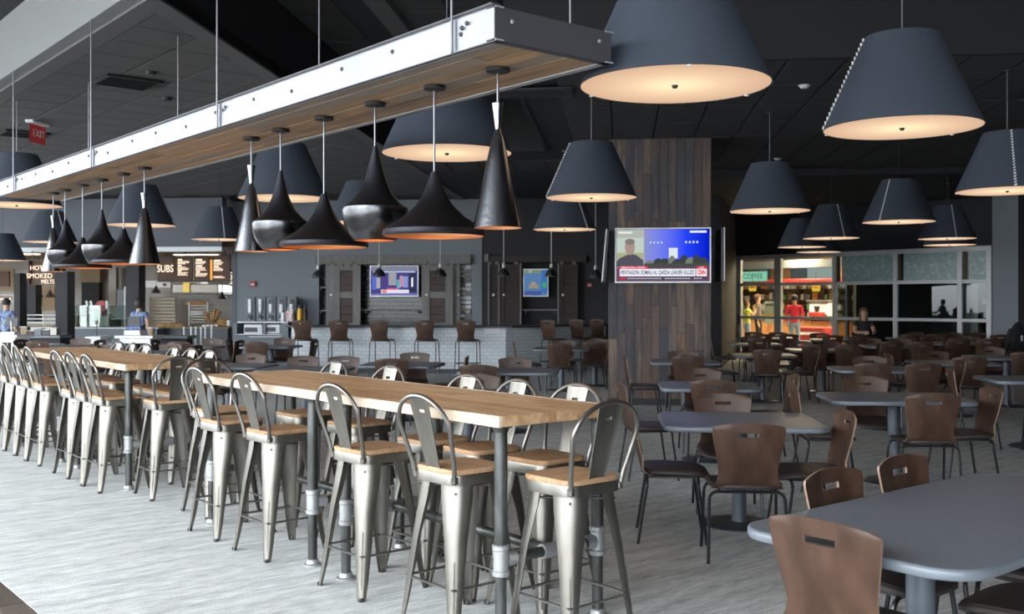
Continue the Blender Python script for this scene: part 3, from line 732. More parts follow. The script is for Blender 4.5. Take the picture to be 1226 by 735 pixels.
# the void above the far lamps: nothing else
# ================================================================== METAL STOOLS
SZ = .77
def make_stool():
    t = thing('metal_stool', 'x', 'bar stool')
    # seat pan: pressed steel with rolled rim
    m = MB(); o1 = rrect(.35, .35, .07, 6); o2 = rrect(.325, .325, .06, 6)
    vs = [(x, y, SZ-.055) for x, y in o1] + [(x, y, SZ-.012) for x, y in o1] + [(x*.985, y*.985, SZ-.004) for x, y in o1] + [(x, y, SZ-.010) for x, y in o2]
    n = len(o1); fs = []
    for k in range(3):
        for i in range(n): fs.append((k*n+i, k*n+(i+1) % n, (k+1)*n+(i+1) % n, (k+1)*n+i))
    fs.append(tuple(range(3*n, 4*n))); fs.append(tuple(range(n))[::-1]); m.add(vs, fs); m.obj('seat_pan', M['steel'], t)
    m = MB(); w1 = rrect(.335, .335, .06, 6); w2 = rrect(.345, .345, .065, 6)
    vs = [(x, y, SZ-.008) for x, y in w1] + [(x, y, SZ+.002) for x, y in w2] + [(x, y, SZ+.012) for x, y in w2] + [(x*.97, y*.97, SZ+.019) for x, y in w2]
    fs = []
    for k in range(3):
        for i in range(n): fs.append((k*n+i, k*n+(i+1) % n, (k+1)*n+(i+1) % n, (k+1)*n+i))
    fs.append(tuple(range(3*n, 4*n))); fs.append(tuple(range(n))[::-1]); m.add(vs, fs); m.obj('seat', M['seatwood'], t)
    # legs: tapering pressed channels
    for sx_ in (-1, 1):
        for sy_ in (-1, 1):
            m = MB(); rings = []; N = 9
            for k, (z, off, wd_, dp) in enumerate([(SZ-.02, .132, .088, .040), (SZ-.12, .143, .086, .040), (.45, .172, .062, .032), (.24, .194, .046, .026), (.10, .210, .036, .022), (.03, .220, .029, .018), (.0, .224, .025, .016)]):
                pts = []
                for j in range(N):
                    a = R(-20 + 130*j/(N-1))          # wraps round the corner
                    pts.append(Vector((off - .012 + wd_*(math.cos(a)-.55), off - .012 + wd_*(math.sin(a)-.55), z)))
                pin = [Vector((p.x*1, p.y*1, p.z)) - Vector((math.cos(R(-20+130*j/(N-1))), math.sin(R(-20+130*j/(N-1))), 0))*.005 for j, p in enumerate(pts)]
                rings.append(pts + pin[::-1])
            vs = [v for r_ in rings for v in r_]; q = 2*N; fs = []
            for i in range(len(rings)-1):
                for j in range(q): fs.append((i*q+j, i*q+(j+1) % q, (i+1)*q+(j+1) % q, (i+1)*q+j))
            fs.append(tuple(range(q))); fs.append(tuple((len(rings)-1)*q+j for j in range(q)))
            vs = [Vector((v.x*sx_, v.y*sy_, v.z)) for v in vs]
            m.add(vs, fs)
            # pressed rib near the foot
            m.tube([((.178)*sx_, (.178)*sy_, .36), (.205*sx_, .205*sy_, .06)], [.004, .007], 6)
            l = m.obj('leg', M['steel'], t)
            MB().lathe([(0, 0), (.014, 0), (.016, .012), (.012, .02), (0, .02)], 8, c=(.212*sx_, .212*sy_, 0)).obj('foot', M['dark'], l)
    r1 = .193; m = MB()
    for a, b_ in (((-r1, -r1), (r1, -r1)), ((r1, -r1), (r1, r1)), ((r1, r1), (-r1, r1)), ((-r1, r1), (-r1, -r1))):
        m2 = MB(); m2.tube([(a[0], a[1], .23), (b_[0], b_[1], .23)], .007, 6); m2.obj('footrest', M['hoop'], t)
    r2 = .15; m = MB(); m.tube([(-r2, -r2, SZ-.085), (r2, r2, SZ-.085)], .006, 6); m.tube([(-r2, r2, SZ-.095), (r2, -r2, SZ-.095)], .006, 6); m.obj('cross_brace', M['pipe'], t)
    # hoop back
    pts = []; hw = .172; zt = 1.145
    def lean(z): return -.165 - .10*max(0, z-SZ)/.37
    for k in range(5): z = SZ-.03 + .25*k/4; pts.append((-.158 - .047*k/4, lean(z), z))
    for k in range(1, 16):
        a = PI - PI*k/16; x_ = .205*math.cos(a); z = SZ+.22 + (zt-SZ-.22)*math.sin(a)
        pts.append((x_, lean(z), z))
    for k in range(5): z = SZ-.03 + .25*(4-k)/4; pts.append((.158 + .047*(4-k)/4, lean(z), z))
    MB().tube(pts, .0115, 8).obj('back_hoop', M['hoop'], t)
    # splat with a slot near the top
    m = MB(); xs = [-1, -.8, -.3, .3, .8, 1]; zs = [SZ-.03, SZ+.02, SZ+.16, SZ+.29, SZ+.305, zt-.012]
    g_ = lambda xi, z, dy: ((.052 + .026*(z-SZ)/.37)*xi, lean(z) + dy + (.007 if abs(xi) < .81 else 0), z)
    nx, nz = len(xs), len(zs); vs = [g_(x_, z, -.002) for z in zs for x_ in xs] + [g_(x_, z, .002) for z in zs for x_ in xs]; fs = []; ed = {}
    for i in range(nz-1):
        for j in range(nx-1):
            if i == 3 and j == 2: continue
            a = i*nx+j; f = (a, a+1, a+nx+1, a+nx); fs.append(f); fs.append(tuple(k+nx*nz for k in f[::-1]))
            for p_, q_ in zip(f, f[1:]+f[:1]): ed[tuple(sorted((p_, q_)))] = ed.get(tuple(sorted((p_, q_))), 0)+1
    for (p_, q_), c_ in ed.items():
        if c_ == 1: fs.append((p_, q_, q_+nx*nz, p_+nx*nz))
    m.add(vs, fs); m.obj('splat', M['steel'], t)
    for s in (-1, 1):
        MB().cbox((s*.155, -.160, SZ-.03), (.03, .03, .035), .005).obj('bracket', M['steel'], t)
    return t
stools = [
 (3.54, 3.28, 0, 'metal stool at the near end of the nearer high table'),
 (4.10, 3.05, 1, 'metal stool nearest the camera on the near side of the high table'),
 (4.93, 3.05, 1, 'metal stool second from the near end, near side of nearer high table'),
 (6.01, 3.03, 1, 'metal stool third from the near end, near side of nearer high table'),
 (6.72, 3.02, 1, 'metal stool fourth from the near end, near side of nearer high table'),
 (4.06, 3.56, -1, 'metal stool on the far side of the nearer high table, rightmost back'),
 (4.54, 3.52, -1, 'metal stool on the far side of the nearer high table, second back from right'),
 (5.02, 3.53, -1, 'metal stool on the far side of the nearer high table, third back from right'),
 (6.02, 3.62, -1, 'metal stool on the far side of the nearer high table, fourth back from right'),
 (6.78, 3.62, -1, 'metal stool on the far side of the nearer high table, leftmost back'),
 (7.42, 3.25, 2, 'metal stool at the far end of the nearer high table, back to the gap'),
 (8.34, 3.20, 0, 'metal stool at the near end of the farther high table'),
 (8.95, 2.98, 1, 'metal stool first on the near side of the farther high table'),
 (9.40, 2.98, 1, 'metal stool second on the near side of the farther high table'),
 (9.83, 2.98, 1, 'metal stool third on the near side of the farther high table'),
 (10.75, 2.98, 1, 'metal stool fourth on the near side of the farther high table'),
 (11.19, 2.98, 1, 'metal stool fifth on the near side of the farther high table'),
 (11.63, 2.98, 1, 'metal stool sixth on the near side of the farther high table'),
 (12.07, 2.98, 1, 'metal stool last on the near side of the farther high table, leftmost'),
 (9.00, 3.58, -1, 'metal stool first on the far side of the farther high table'),
 (9.42, 3.58, -1, 'metal stool second on the far side of the farther high table'),
 (9.86, 3.58, -1, 'metal stool third on the far side of the farther high table'),
 (10.62, 3.58, -1, 'metal stool fourth on the far side of the farther high table'),
 (11.04, 3.58, -1, 'metal stool fifth on the far side of the farther high table'),
 (11.46, 3.58, -1, 'metal stool last on the far side of the farther high table'),
]
st0 = make_stool(); rj = random.Random(5)
for i, (u, v, k, lab) in enumerate(stools):
    rz = {0: ROT_U, 1: ROT_V, -1: ROT_V+PI, 2: ROT_U+PI}[k] + R(rj.uniform(-3, 3))
    p = UV(u, v)
    if i == 0: st0.location = p; st0.rotation_euler = (0, 0, rz); st0['label'] = lab; st0['group'] = 'metal stools at the high tables'
    else: dup(st0, p, rz, lab, 'metal stools at the high tables')

# ================================================================== HIGH TABLES
TH = 1.07
def high_table(u0, u1, v0, v1, lab, legs_in0, legs_in1):
    L_ = u1-u0; W_ = v1-v0; c = UV((u0+u1)/2, (v0+v1)/2)
    t = thing('high_table', lab, 'high table', c, A0, 'butcher block high tables')   # local +Y along u, +X along v
    n = 9; bw = (W_-.05)/n; rr = random.Random(int(u0*10))
    for i in range(n):
        y = -L_/2 - rr.uniform(0, .5) + .0
        while y < L_/2:
            ln = rr.choice([.45, .6, .75, .95]); y0 = max(y, -L_/2); y1 = min(y+ln, L_/2)
            if y1-y0 > .03: MB().cbox((0, 0, 0), (y1-y0-.0006, bw-.0006, .05), .0008).obj('board', M['oak'], t, loc=(-W_/2+.025+(i+.5)*bw, (y0+y1)/2, TH-.025), rz=PI/2)
            y += ln
    for s in (-1, 1): MB().cbox((0, 0, 0), (L_, .0245, .052), .003).obj('edge_board', M['edge'], t, loc=(s*(W_/2-.0123), 0, TH-.0255), rz=PI/2)
    for sx_ in (-1, 1):
        for yy in (-L_/2+legs_in0, L_/2-legs_in1):
            xx = sx_*(W_/2-.085)
            l = MB().tube([(xx, yy, .44), (xx, yy, TH-.052)], .032, 14).tube([(xx, yy, .012), (xx, yy, .36)], .028, 14).obj('leg', M['pipe'], t)
            m = MB(); m.lathe([(.036, .31), (.042, .315), (.042, .335), (.037, .34), (.037, .43), (.042, .435), (.042, .455), (.036, .46)], 14, c=(xx, yy, 0))
            m.tube([(xx-sx_*.03, yy, .385), (xx-sx_*.085, yy, .385)], .036, 12); m.obj('pipe_fitting', M['fitting'], l)
            MB().lathe([(.058, 0), (.058, .010), (.04, .014), (.036, .035), (.03, .04)], 14, c=(xx, yy, 0)).obj('floor_flange', M['fitting'], l)
            MB().lathe([(.055, TH-.053), (.055, TH-.062), (.04, TH-.066), (.035, TH-.085)], 14, c=(xx, yy, 0)).obj('top_flange', M['pipe'], l)
    for yy in (-L_/2+legs_in0, L_/2-legs_in1):
        xx = W_/2-.085-.06
        q = MB().tube([(-xx, yy, .385), (xx, yy, .385)], .026, 12).obj('cross_pipe', M['pipe'], t)
        MB().tube([(-.06, yy, .385), (.06, yy, .385)], .037, 12).tube([(xx-.13, yy, .385), (xx-.05, yy, .385)], .036, 12).obj('pipe_coupling', M['fitting'], q)
    MB().tube([(0, -L_/2+legs_in0, .385), (0, L_/2-legs_in1, .385)], .026, 12).obj('long_pipe', M['pipe'], t)
high_table(3.65, 5.36, 2.93, 3.73, 'light wooden high table on pipe legs, nearest the camera', .09, .20)
high_table(5.365, 7.13, 2.93, 3.73, 'light wooden high table on pipe legs, butted behind the nearest one', .19, .09)
high_table(8.60, 10.42, 2.93, 3.73, 'light wooden high table across the gap, third from the camera', .16, .25)
high_table(10.425, 12.25, 2.93, 3.73, 'light wooden high table farthest from the camera, at left', .26, .10)

# ================================================================== PLYWOOD CHAIRS
def back_panel(z0, z1, mats):
    """bent plywood back with a hand slot; z0 seat height, z1 top"""
    hh = z1-z0
    zs = [0, .02, .05, .09, .15, .25, .38, .55, .70, .815, .885, .93, .97, 1.0]
    ws = [.218, .215, .206, .194, .183, .177, .181, .194, .206, .213, .217, .219, .213, .192]
    xs = [-1, -.92, -.75, -.5, -.29, 0, .29, .5, .75, .92, 1]
    vs = []; nx = len(xs); nz = len(zs)
    def pt(i, j, s):
        f = zs[i]; x_ = xs[j]; z = z0 + f*hh
        if i >= nz-2: z += .020*(1-x_*x_) - (.004 if i == nz-1 else .0)
        y = -.19 - .085*f - .03*math.sin(f*PI)*.4 + .028*x_*x_*min(1, f*4) + (.05*(1-f/.09)**2 if f < .09 else 0)
        return Vector((ws[i]*x_, y + s*.0055, z))
    for s in (-1, 1):
        for i in range(nz):
            for j in range(nx): vs.append(pt(i, j, s))
    fs = []; mi = []; ed = {}
    for i in range(nz-1):
        for j in range(nx-1):
            if i in (9,) and j in (4, 5): continue
            a = i*nx+j; f = (a, a+1, a+nx+1, a+nx); fs.append(f[::-1]); fs.append(tuple(k+nx*nz for k in f)); mi += [0, 0]
            for p_, q_ in zip(f, f[1:]+f[:1]): k = tuple(sorted((p_, q_))); ed[k] = ed.get(k, 0)+1
    for (p_, q_), c_ in ed.items():
        if c_ == 1: fs.append((p_, q_, q_+nx*nz, p_+nx*nz)); mi.append(1)
    m = MB(); m.v = [tuple(v) for v in vs]; m.f = fs; m.mi = mi
    return m.mesh('backrest', mats, 40)
def make_chair(sz=.455, top=.85, name='plywood_chair', cat='chair', rest=None):
    t = thing(name, 'x', cat)
    mobj('backrest', back_panel(sz-.005, top, [M['ply'], M['plyedge']]), t)
    # seat: padded, waterfall front
    m = MB(); o_ = rrect(.445, .45, .12, 5, cy=.025); n = len(o_); lv = [(.95, -.004), (1, .006), (1.0, .022), (.95, .034), (.6, .036)]
    if rest: lv = [(.95, -.004), (1, .004), (1, .012), (.95, .018), (.6, .018)]
    vs = []; fs = []
    for s, dz in lv:
        for x_, y_ in o_: vs.append((x_*s, y_*s+.0, sz+dz - .018*max(0, (y_*s)/.2)**3))
    for k in range(len(lv)-1):
        for i in range(n): fs.append((k*n+i, k*n+(i+1) % n, (k+1)*n+(i+1) % n, (k+1)*n+i))
    fs.append(tuple(range(n))[::-1]); fs.append(tuple((len(lv)-1)*n+i for i in range(n))); m.add(vs, fs)
    m.obj('seat', M['vinyl'] if not rest else M['ply'], t)
    zf = sz-.022; r = .0105
    for y0, yb, nm in ((-.165, -.225, 'rear'), (.17, .225, 'front')):
        hw = .228
        pts = [(-hw, y0, zf-.05)] + [(-hw+.05-.05*math.cos(R(a)), y0, zf-.05+.05*math.sin(R(a))) for a in (25, 50, 75, 90)]
        pts = pts + [(-x_, y_, z_) for x_, y_, z_ in pts[::-1]]
        MB().tube(pts, r, 7).obj('seat_frame', M['tubing'], t)
        for s in (-1, 1):
            l = MB().tube([(s*hw, y0, zf-.05), (s*(hw+.012), yb, .004)], r, 7).obj('leg', M['tubing'], t)
    m = MB()
    for s in (-1, 1): m.tube([(s*.16, -.165, zf), (s*.16, .15, zf)], r*.9, 6)
    m.obj('side_rail', M['tubing'], t)
    if rest:
        for y_ in (-.205, .185): MB().tube([(-.236, y_, rest), (.236, y_, rest)], r*.9, 6).obj('footrest', M['tubing'], t)
        for s in (-1, 1): MB().tube([(s*.235, -.20, rest), (s*.235, .185, rest)], r*.9, 6).obj('footrest', M['tubing'], t)
    return t
chair0 = make_chair(); used = [False]
ZC = .85
def chair(px, d, rot, lab, group='brown plywood chairs', zz=0, jit=3):
    """px, d: pixel column and distance of the seat centre; rot: degrees the chair faces, 0 = straight away"""
    rz = R(rot + rj.uniform(-jit, jit)); loc = P(px, d)
    if not used[0]:
        used[0] = True; chair0.location = loc; chair0.rotation_euler = (0, 0, rz); chair0['label'] = lab; chair0['group'] = group; return chair0
    return dup(chair0, loc, rz, lab, group)
placed = []
def chair_at(p, rz, lab, group='brown plywood chairs'):
    if not used[0]:
        used[0] = True; chair0.location = p; chair0.rotation_euler = (0, 0, rz); chair0['label'] = lab; chair0['group'] = group; return
    dup(chair0, p, rz, lab, group)

# ================================================================== DINING TABLES
tcache = {}
def dining_table(c, rz, w_, d_, lab, bases=((0, 0),), rad=.14):
    t = thing('dining_table', lab, 'table', c, rz, 'grey laminate dining tables')
    key = (w_, d_, rad)
    if key not in tcache:
        def ring(m, outl, lv):
            n = len(outl[0]); vs = []; fs = []
            for o_, z in zip(outl, lv):
                for x_, y_ in o_: vs.append((x_, y_, z))
            for k in range(len(lv)-1):
                for i in range(n): fs.append((k*n+i, k*n+(i+1) % n, (k+1)*n+(i+1) % n, (k+1)*n+i))
            return vs, fs, n
        a = [rrect(w_-2*e_, d_-2*e_, rad-e_, 8) for e_ in (.020, .012, .012)]
        m = MB(); vs, fs, n = ring(m, a, [.722, .722, .750]); 
        m.prism(rrect(w_-.024, d_-.024, rad-.012, 8), .716, .7502); me1 = m.mesh('table_top', M['lam'], 30)
        b_ = [rrect(w_-2*e_, d_-2*e_, rad-e_, 8) for e_ in (.012, .004, .0, .0, .004, .012)]
        m = MB(); vs, fs, n = ring(m, b_, [.712, .714, .722, .740, .748, .7506]); m.add(vs, fs); me2 = m.mesh('edge_band', M['lamedge'], 60)
        tcache[key] = (me1, me2)
    me1, me2 = tcache[key]
    mobj('table_top', me1, t); mobj('edge_band', me2, t)
    for bx, by in bases:
        p = mobj('pedestal', PED, t, (bx, by, 0)); mobj('base_plate', BASE, t, (bx, by, 0)); mobj('top_plate', SPI, t, (bx, by, 0))
PED = MB().lathe([(.052, .014), (.052, .70)], 18).mesh('pedestal', M['ped'])
BASE = MB().lathe([(.27, 0), (.27, .008), (.255, .014), (.07, .026), (0, .026)], 32).mesh('base_plate', M['base'])
SPI = MB().cbox((0, 0, .703), (.32, .32, .024), .006).mesh('top_plate', M['base'])

# foreground table: corners measured in the photograph
A_, B_, C_ = Vector((1.00, 4.06+.10, 0)), Vector((1.60, 3.42, 0)), Vector((2.55, 5.42, 0))
th_v = ROT_V
# long side runs along v; local +X along v when turned by A0-... : use rz so that local +X = v
rz_long = math.atan2(SU, CU)
def LV(u, v): return UV(u, v)
ua, va = 0, 0
def uv_of(p): return (-SU*p.x + CU*p.y, CU*p.x + SU*p.y)
dA = (H-.75)*F
pA = P(904, dA/(634-HY)); pB = P(1176, dA/(684-HY)); pC = P(1182, dA/(565-HY))
uA, vA = uv_of(pA); uB, vB = uv_of(pB); uC, vC = uv_of(pC)
print('front table corners', (uA, vA), (uB, vB), (uC, vC))
tu0, tu1 = uB-.0, uA+.10; tv0 = min(vA, vB)-.02; tv1 = vC + .02
tw_, td_ = tv1-tv0, tu1-tu0
dining_table(UV((tu0+tu1)/2, (tv0+tv1)/2), rz_long, round(tw_, 2), round(td_, 2), 'long grey table in the right foreground with rounded corners', bases=((-tw_/2+.55, 0), (tw_/2-.45, 0)), rad=.16)
um = (tu0+tu1)/2
chair_at(UV(um-.0, tv0+.16), ROT_V, 'foreground chair at the end of the front table, back towards the camera')
chair_at(UV(tu1-.15, tv0+.83), ROT_U+PI, 'chair on the far side of the front table, left of two')
chair_at(UV(tu1-.14, tv0+1.42), ROT_U+PI, 'chair on the far side of the front table, right of two')
chair_at(UV(1.70, 3.95), ROT_U+R(4), 'chair at the near side of the front table, at the lower right frame edge')
chair_at(UV(1.92, 4.50), ROT_U, 'chair at the near side of the front table, mostly beyond the right edge')

TB = {}
def T(key, px, py, w_, d_, phrase, rot=-6):
    d = (H-.75)*F/(py-HY); TB[key] = (px, d, w_, d_, phrase, rot)
    dining_table(P(px, d), R(rot), w_, d_, 'grey laminate '+phrase)
T('B', 885, 502, 1.12, .98, 'table second-nearest on the right, one chair back before it', -5)
T('C', 1070, 475, 1.22, .92, 'table third-nearest on the right, before the window front')
T('D', 848, 461, .98, .92, 'table between the second-nearest table and the plank column')
T('E', 820, 432, .98, .92, 'table right in front of the plank column')
T('F', 1056, 441, 1.22, .92, 'table directly behind the third-nearest table')
T('G', 1140, 433, 1.1, .92, 'table right of the one behind the third-nearest')
T('H', 1240, 453, 1.1, .92, 'table cut by the right frame edge, upper one')
T('I', 1205, 427, 1.1, .92, 'table left of the dark jacket at the right wall')
T('J', 912, 424, 1.0, .92, 'table just right of the column foot')
T('K', 985, 418, 1.2, .92, 'table in front of the red-shirted person')
T('L', 1072, 414, 1.2, .92, 'table below the dark middle window panes')
T('N', 1150, 410.5, 1.3, .92, 'table below the right-hand window panes')
T('O', 903, 411, 1.0, .92, 'table in front of the café door')
T('Q', 1003, 406, 1.1, .92, 'table below the seated woman, left one')
T('Rr', 1094, 404.5, 1.1, .92, 'far table right of the seated woman')
T('S', 1168, 405, 1.0, .92, 'far table under the last window bay')
T('U', 922, 404.5, 1.0, .92, 'far table under the second window bay')
# between high tables and the bar
T('a', 482, 435.5, 1.05, .92, 'table with wooden chairs before the fourth bar stool')
T('b', 610, 443, 1.2, .92, 'table behind the nearer high table, left of the column')
T('c', 325, 414, 1.0, .92, 'table in front of the cereal dispensers')
T('d', 275, 437, 1.1, .92, 'table behind the gap between the high tables')
T('e', 366, 441, 1.1, .92, 'table behind the middle of the nearer high table')
T('f', 672, 417, 1.0, .92, 'table left of the column, before the dark bar end, left one')
T('g', 712, 414, 1.0, .92, 'table left of the column, before the dark bar end, right one')
T('h', 560, 470, 1.1, .92, 'low table hidden behind the nearest far-side stools')
T('i', 95, 424, 1.1, .92, 'table in front of the grey kitchen counter')
T('k', 72, 413.5, 1.0, .92, 'table in front of the dark stone ledge')
T('m', 236, 414, 1.0, .92, 'table in front of the steel queue posts')
T('j', 178, 421, 1.0, .92, 'table in front of the register stand')
TD = {'B': 'second-nearest table', 'C': 'third-nearest table', 'D': 'table before the plank column', 'E': 'table touching the plank column',
 'F': 'table behind the third-nearest', 'G': 'pale-pedestal table at right', 'H': 'table cut by the right edge', 'I': 'table left of the dark jacket',
 'J': 'table right of the column foot', 'K': 'table before the red-shirted person', 'L': 'table below the middle panes', 'N': 'table below the right panes',
 'O': 'table before the café door', 'Q': 'table below the seated woman', 'Rr': 'far table right of the woman', 'S': 'far table under the last bay',
 'U': 'far table under the second bay', 'V': 'far table under the last bay', 'a': 'table before the fourth bar stool', 'b': 'table left of the column behind stools',
 'c': 'table before the cereal dispensers', 'd': 'table behind the high-table gap', 'e': 'table behind the nearer high table', 'f': 'left table before the dark bar end',
 'g': 'right table before the dark bar end', 'h': 'low table behind far-side stools', 'i': 'table before the kitchen counter', 'j': 'table before the register stand', 'k': 'table before the dark stone ledge', 'm': 'table before the queue posts'}
def auto(key, sides, off=.52, dj=.06):
    px, d, w_, d_, _, rot = TB[key]
    c = P(px, d); r_ = R(rot); fx = Vector((math.cos(r_), math.sin(r_), 0)); fy = Vector((-math.sin(r_), math.cos(r_), 0))
    nm = {'n': 'near', 'f': 'far', 'l': 'left', 'r': 'right', 'N': 'near left', 'M': 'near right', 'A': 'far left', 'Z': 'far right'}
    for s in sides:
        k = {'n': (0, -1), 'f': (0, 1), 'l': (-1, 0), 'r': (1, 0), 'N': (-.27, -1), 'M': (.27, -1), 'A': (-.27, 1), 'Z': (.27, 1)}[s]
        j = rj.uniform(0, dj)
        p = c + fx*((w_/2+.05+j)*k[0] if abs(k[0]) == 1 else k[0]) + fy*(d_/2+.03+j)*k[1]
        rz = r_ + ({'n': 0, 'N': 0, 'M': 0, 'f': PI, 'A': PI, 'Z': PI, 'l': -PI/2, 'r': PI/2}[s]) + R(rj.uniform(-7, 7))
        chair_at(p, rz, 'brown plywood chair, %s side of the %s' % (nm[s], TD[key]))
# measured chairs of the nearer tables
chair(890, 6.42, -5, 'brown plywood chair, back to the camera, at the second-nearest table', jit=0)
chair(803, 6.95, -93, 'brown plywood chair, left side of the second-nearest table')
chair(968, 6.85, 88, 'brown plywood chair, right side of the second-nearest table')
chair(870, 7.85, 176, 'brown plywood chair, far side of the second-nearest table')
chair(776, 9.3, -84, 'lone brown plywood chair left of the second-nearest table, facing right')
chair(771, 13.6, -96, 'brown plywood chair facing right, beside the column foot')
chair(1105, 8.40, -4, 'brown plywood chair, back to the camera, at the third-nearest table', jit=0)
chair(985, 8.75, -93, 'brown plywood chair, left side of the third-nearest table')
chair(1152, 8.75, 86, 'brown plywood chair, right side of the third-nearest table')
chair(1043, 9.70, 174, 'brown plywood chair, far side of the third-nearest table')
auto('D', 'nfr')
auto('E', 'nf')
auto('F', 'NfrMA'[:4]); auto('G', 'nlf'); auto('H', 'nl'); auto('I', 'nf'); auto('J', 'nlr')
auto('K', 'NMAZlr'); auto('L', 'NMAZr'); auto('N', 'NMAZl'); auto('O', 'nflr'); auto('Q', 'NMA'); auto('Rr', 'NMZ'); auto('S', 'NMAZ'); auto('U', 'NMAZ')
auto('a', 'nfr'); auto('b', 'fN'); auto('c', 'nlrf'); auto('d', 'nlf'); auto('e', 'AZ'); auto('f', 'nflr'); auto('g', 'nflr'); auto('h', 'f'); auto('i', 'nfr'); auto('j', 'nflr'); auto('k', 'nflr'); auto('m', 'nflr')

# ---- more seating, rows in the dim far right (countable, each a chair) ------------------------
far_rows = [(870, 'left of the café door'), (1195, 'beside the jacket'), (1030, 'by the glass under the woman')]

# ================================================================== BAR
dB = 22.4
bc = P(606, dB)                                     # outer corner of the bar
left = -r6
b0 = P(605.5, dB); bl = b0 - r6*((605.5-343)/F*dB/ (math.cos(R(6))) )
rb = Vector((math.sin(R(46)), math.cos(R(46)), 0))   # the end turns away
b2 = b0 + rb*3.35
BH = 1.05
def wallbox(name, p, q, z0, z1, th, matl, par=None, b=0):
    d = q-p; L_ = d.length; a_ = math.atan2(d.y, d.x); c_ = (p+q)/2
    m = MB(); (m.cbox((0, th/2, (z0+z1)/2), (L_, th, z1-z0), b) if b else m.box((0, th/2, (z0+z1)/2), (L_, th, z1-z0)))
    return m.obj(name, matl, par, smooth=0, loc=(c_.x, c_.y, 0), rz=a_)
bar = thing('bar_counter', 'long bar faced in white subway tile with dark worktop', 'bar counter', (0, 0, 0))
wallbox('tiled_front', bl, b0, 0, BH-.04, .25, M['wtile'], bar)
wallbox('tiled_end', b0, b2, 0, BH-.04, .25, M['wtile'], bar)
wallbox('worktop', bl - r6*.05 - g6*.22, b0 + r6*.16 - g6*.22, BH-.04, BH, .70, M['base'], bar, .004)
nb_ = Vector((rb.y, -rb.x, 0))
wallbox('worktop', b0 + nb_*.2, b2 + nb_*.2, BH-.045, BH-.005, .70, M['base'], bar, .004)
MB().box((0, 0, 0), (.35, .004, .10)).obj('corner_label', M['white'], bar, loc=b0 - r6*.30 - g6*.004 + Vector((0, 0, BH-.12)), rz=G6)
wallbox('foot_rail_base', bl - g6*.02, b0 - g6*.02, 0, .10, .03, M['base'], bar)
# bar stools of plywood
bs0 = make_chair(.76, 1.17, 'plywood_bar_stool', 'bar stool', rest=.26)
bst = [(366, 'first'), (408, 'second'), (458, 'third'), (511, 'fourth'), (560, 'fifth')]
for i, (px, nm) in enumerate(bst):
    p = P(px, dB-.50 + (606-px)/F*22.6*.105); lab = 'brown plywood bar stool, %s from the left along the lit bar front' % nm
    if i == 0: bs0.location = p; bs0.rotation_euler = (0, 0, G6); bs0['label'] = lab; bs0['group'] = 'plywood bar stools'
    else: dup(bs0, p, G6 + R(rj.uniform(-6, 6)), lab, 'plywood bar stools')
for px, k, nm in ((664, .95, 'left'), (698, 1.85, 'middle'), (722, 2.7, 'right')):
    q = b0 + rb*k + nb_*.55
    dup(bs0, P(px, q.y-.1), R(-44), 'brown plywood bar stool at the shaded bar end, %s of three' % nm, 'plywood bar stools')
# little dark pendants over the bar
bp = None
for px, py, nm in ((381, 333, 'leftmost'), (454, 331, 'in front of the left bar television'), (527, 331, 'right of the left bar television'), (603, 331, 'over the bar corner'), (660, 331, 'over the shaded bar end'), (713, 333, 'rightmost, beside the column')):
    d = 22.9; z = Z(py, d); t = thing('bar_pendant', 'small dark metal dome pendant, '+nm, 'pendant lamp', (X(px, d), d, z), 0, 'small pendants over the bar')
    pr = [(.15, 0), (.145, .03), (.12, .09), (.08, .14), (.04, .17), (.035, .20)]
    MB().lathe(pr + [(r-.004, zz) for r, zz in pr[::-1]], 22, closed=True).obj('shade', M['pipe'], t)
    MB().lathe([(0, .20), (.035, .20), (.035, .27), (.02, .29), (0, .29)], 12).obj('socket', M['alu'], t)
    MB().lathe([(0, .0), (.03, .02), (.035, .06), (0, .10)], 10).obj('bulb', emis('pale_bulb', (1, .85, .65), 1.5), t)
    MB().tube([(0, 0, .28), (0, 0, UZ-z)], .008, 6).obj('rod', M['alu'], t)

# wall behind the bar ---------------------------------------------------------------
dW = 25.2
def WP(px, off=0):                                   # point on the bar back wall in column px
    t_ = (px-CX)/F; base = P(560, dW) + g6*off       # wall runs along r6
    s = (t_*base.y - base.x)/(r6.x - t_*r6.y); return base + r6*s
def WZ(px, py, off=0): return Z(py, WP(px, off).y)
def onwall(name, px0, px1, py0, py1, matl, th=.05, off=-.0, par=None, b=0):
    p, q = WP(px0, off), WP(px1, off); zt, zb = WZ((px0+px1)/2, py0, off), WZ((px0+px1)/2, py1, off)
    return wallbox(name, p, q, zb, zt, th, matl, par, b)
struct(onwall('wall_bar', 278, 382, 200, 470, M['grey'], .3))
struct(onwall('wall_bar', 565, 577, 200, 470, M['grey'], .3))
struct(onwall('wall_bar', 382, 565, 200, 316, M['grey'], .3))
struct(onwall('wall_backbar', 380, 568, 300, 470, M['btile'], .1, .30))
struct(onwall('wall_dark', 577, 585, 200, 470, M['black'], .3, .02))
struct(onwall('wall_dark', 585, 700, 200, 313, M['black'], .3, .02))
struct(onwall('wall_dark', 700, 864, 200, 470, M['black'], .3, .02))
wallseg('wall_link', WP(864, .1), P1, 0, CZ+1, .2, M['charcoal'])
struct(onwall('wall_backbar', 580, 702, 300, 470, M['black'], .1, .35))
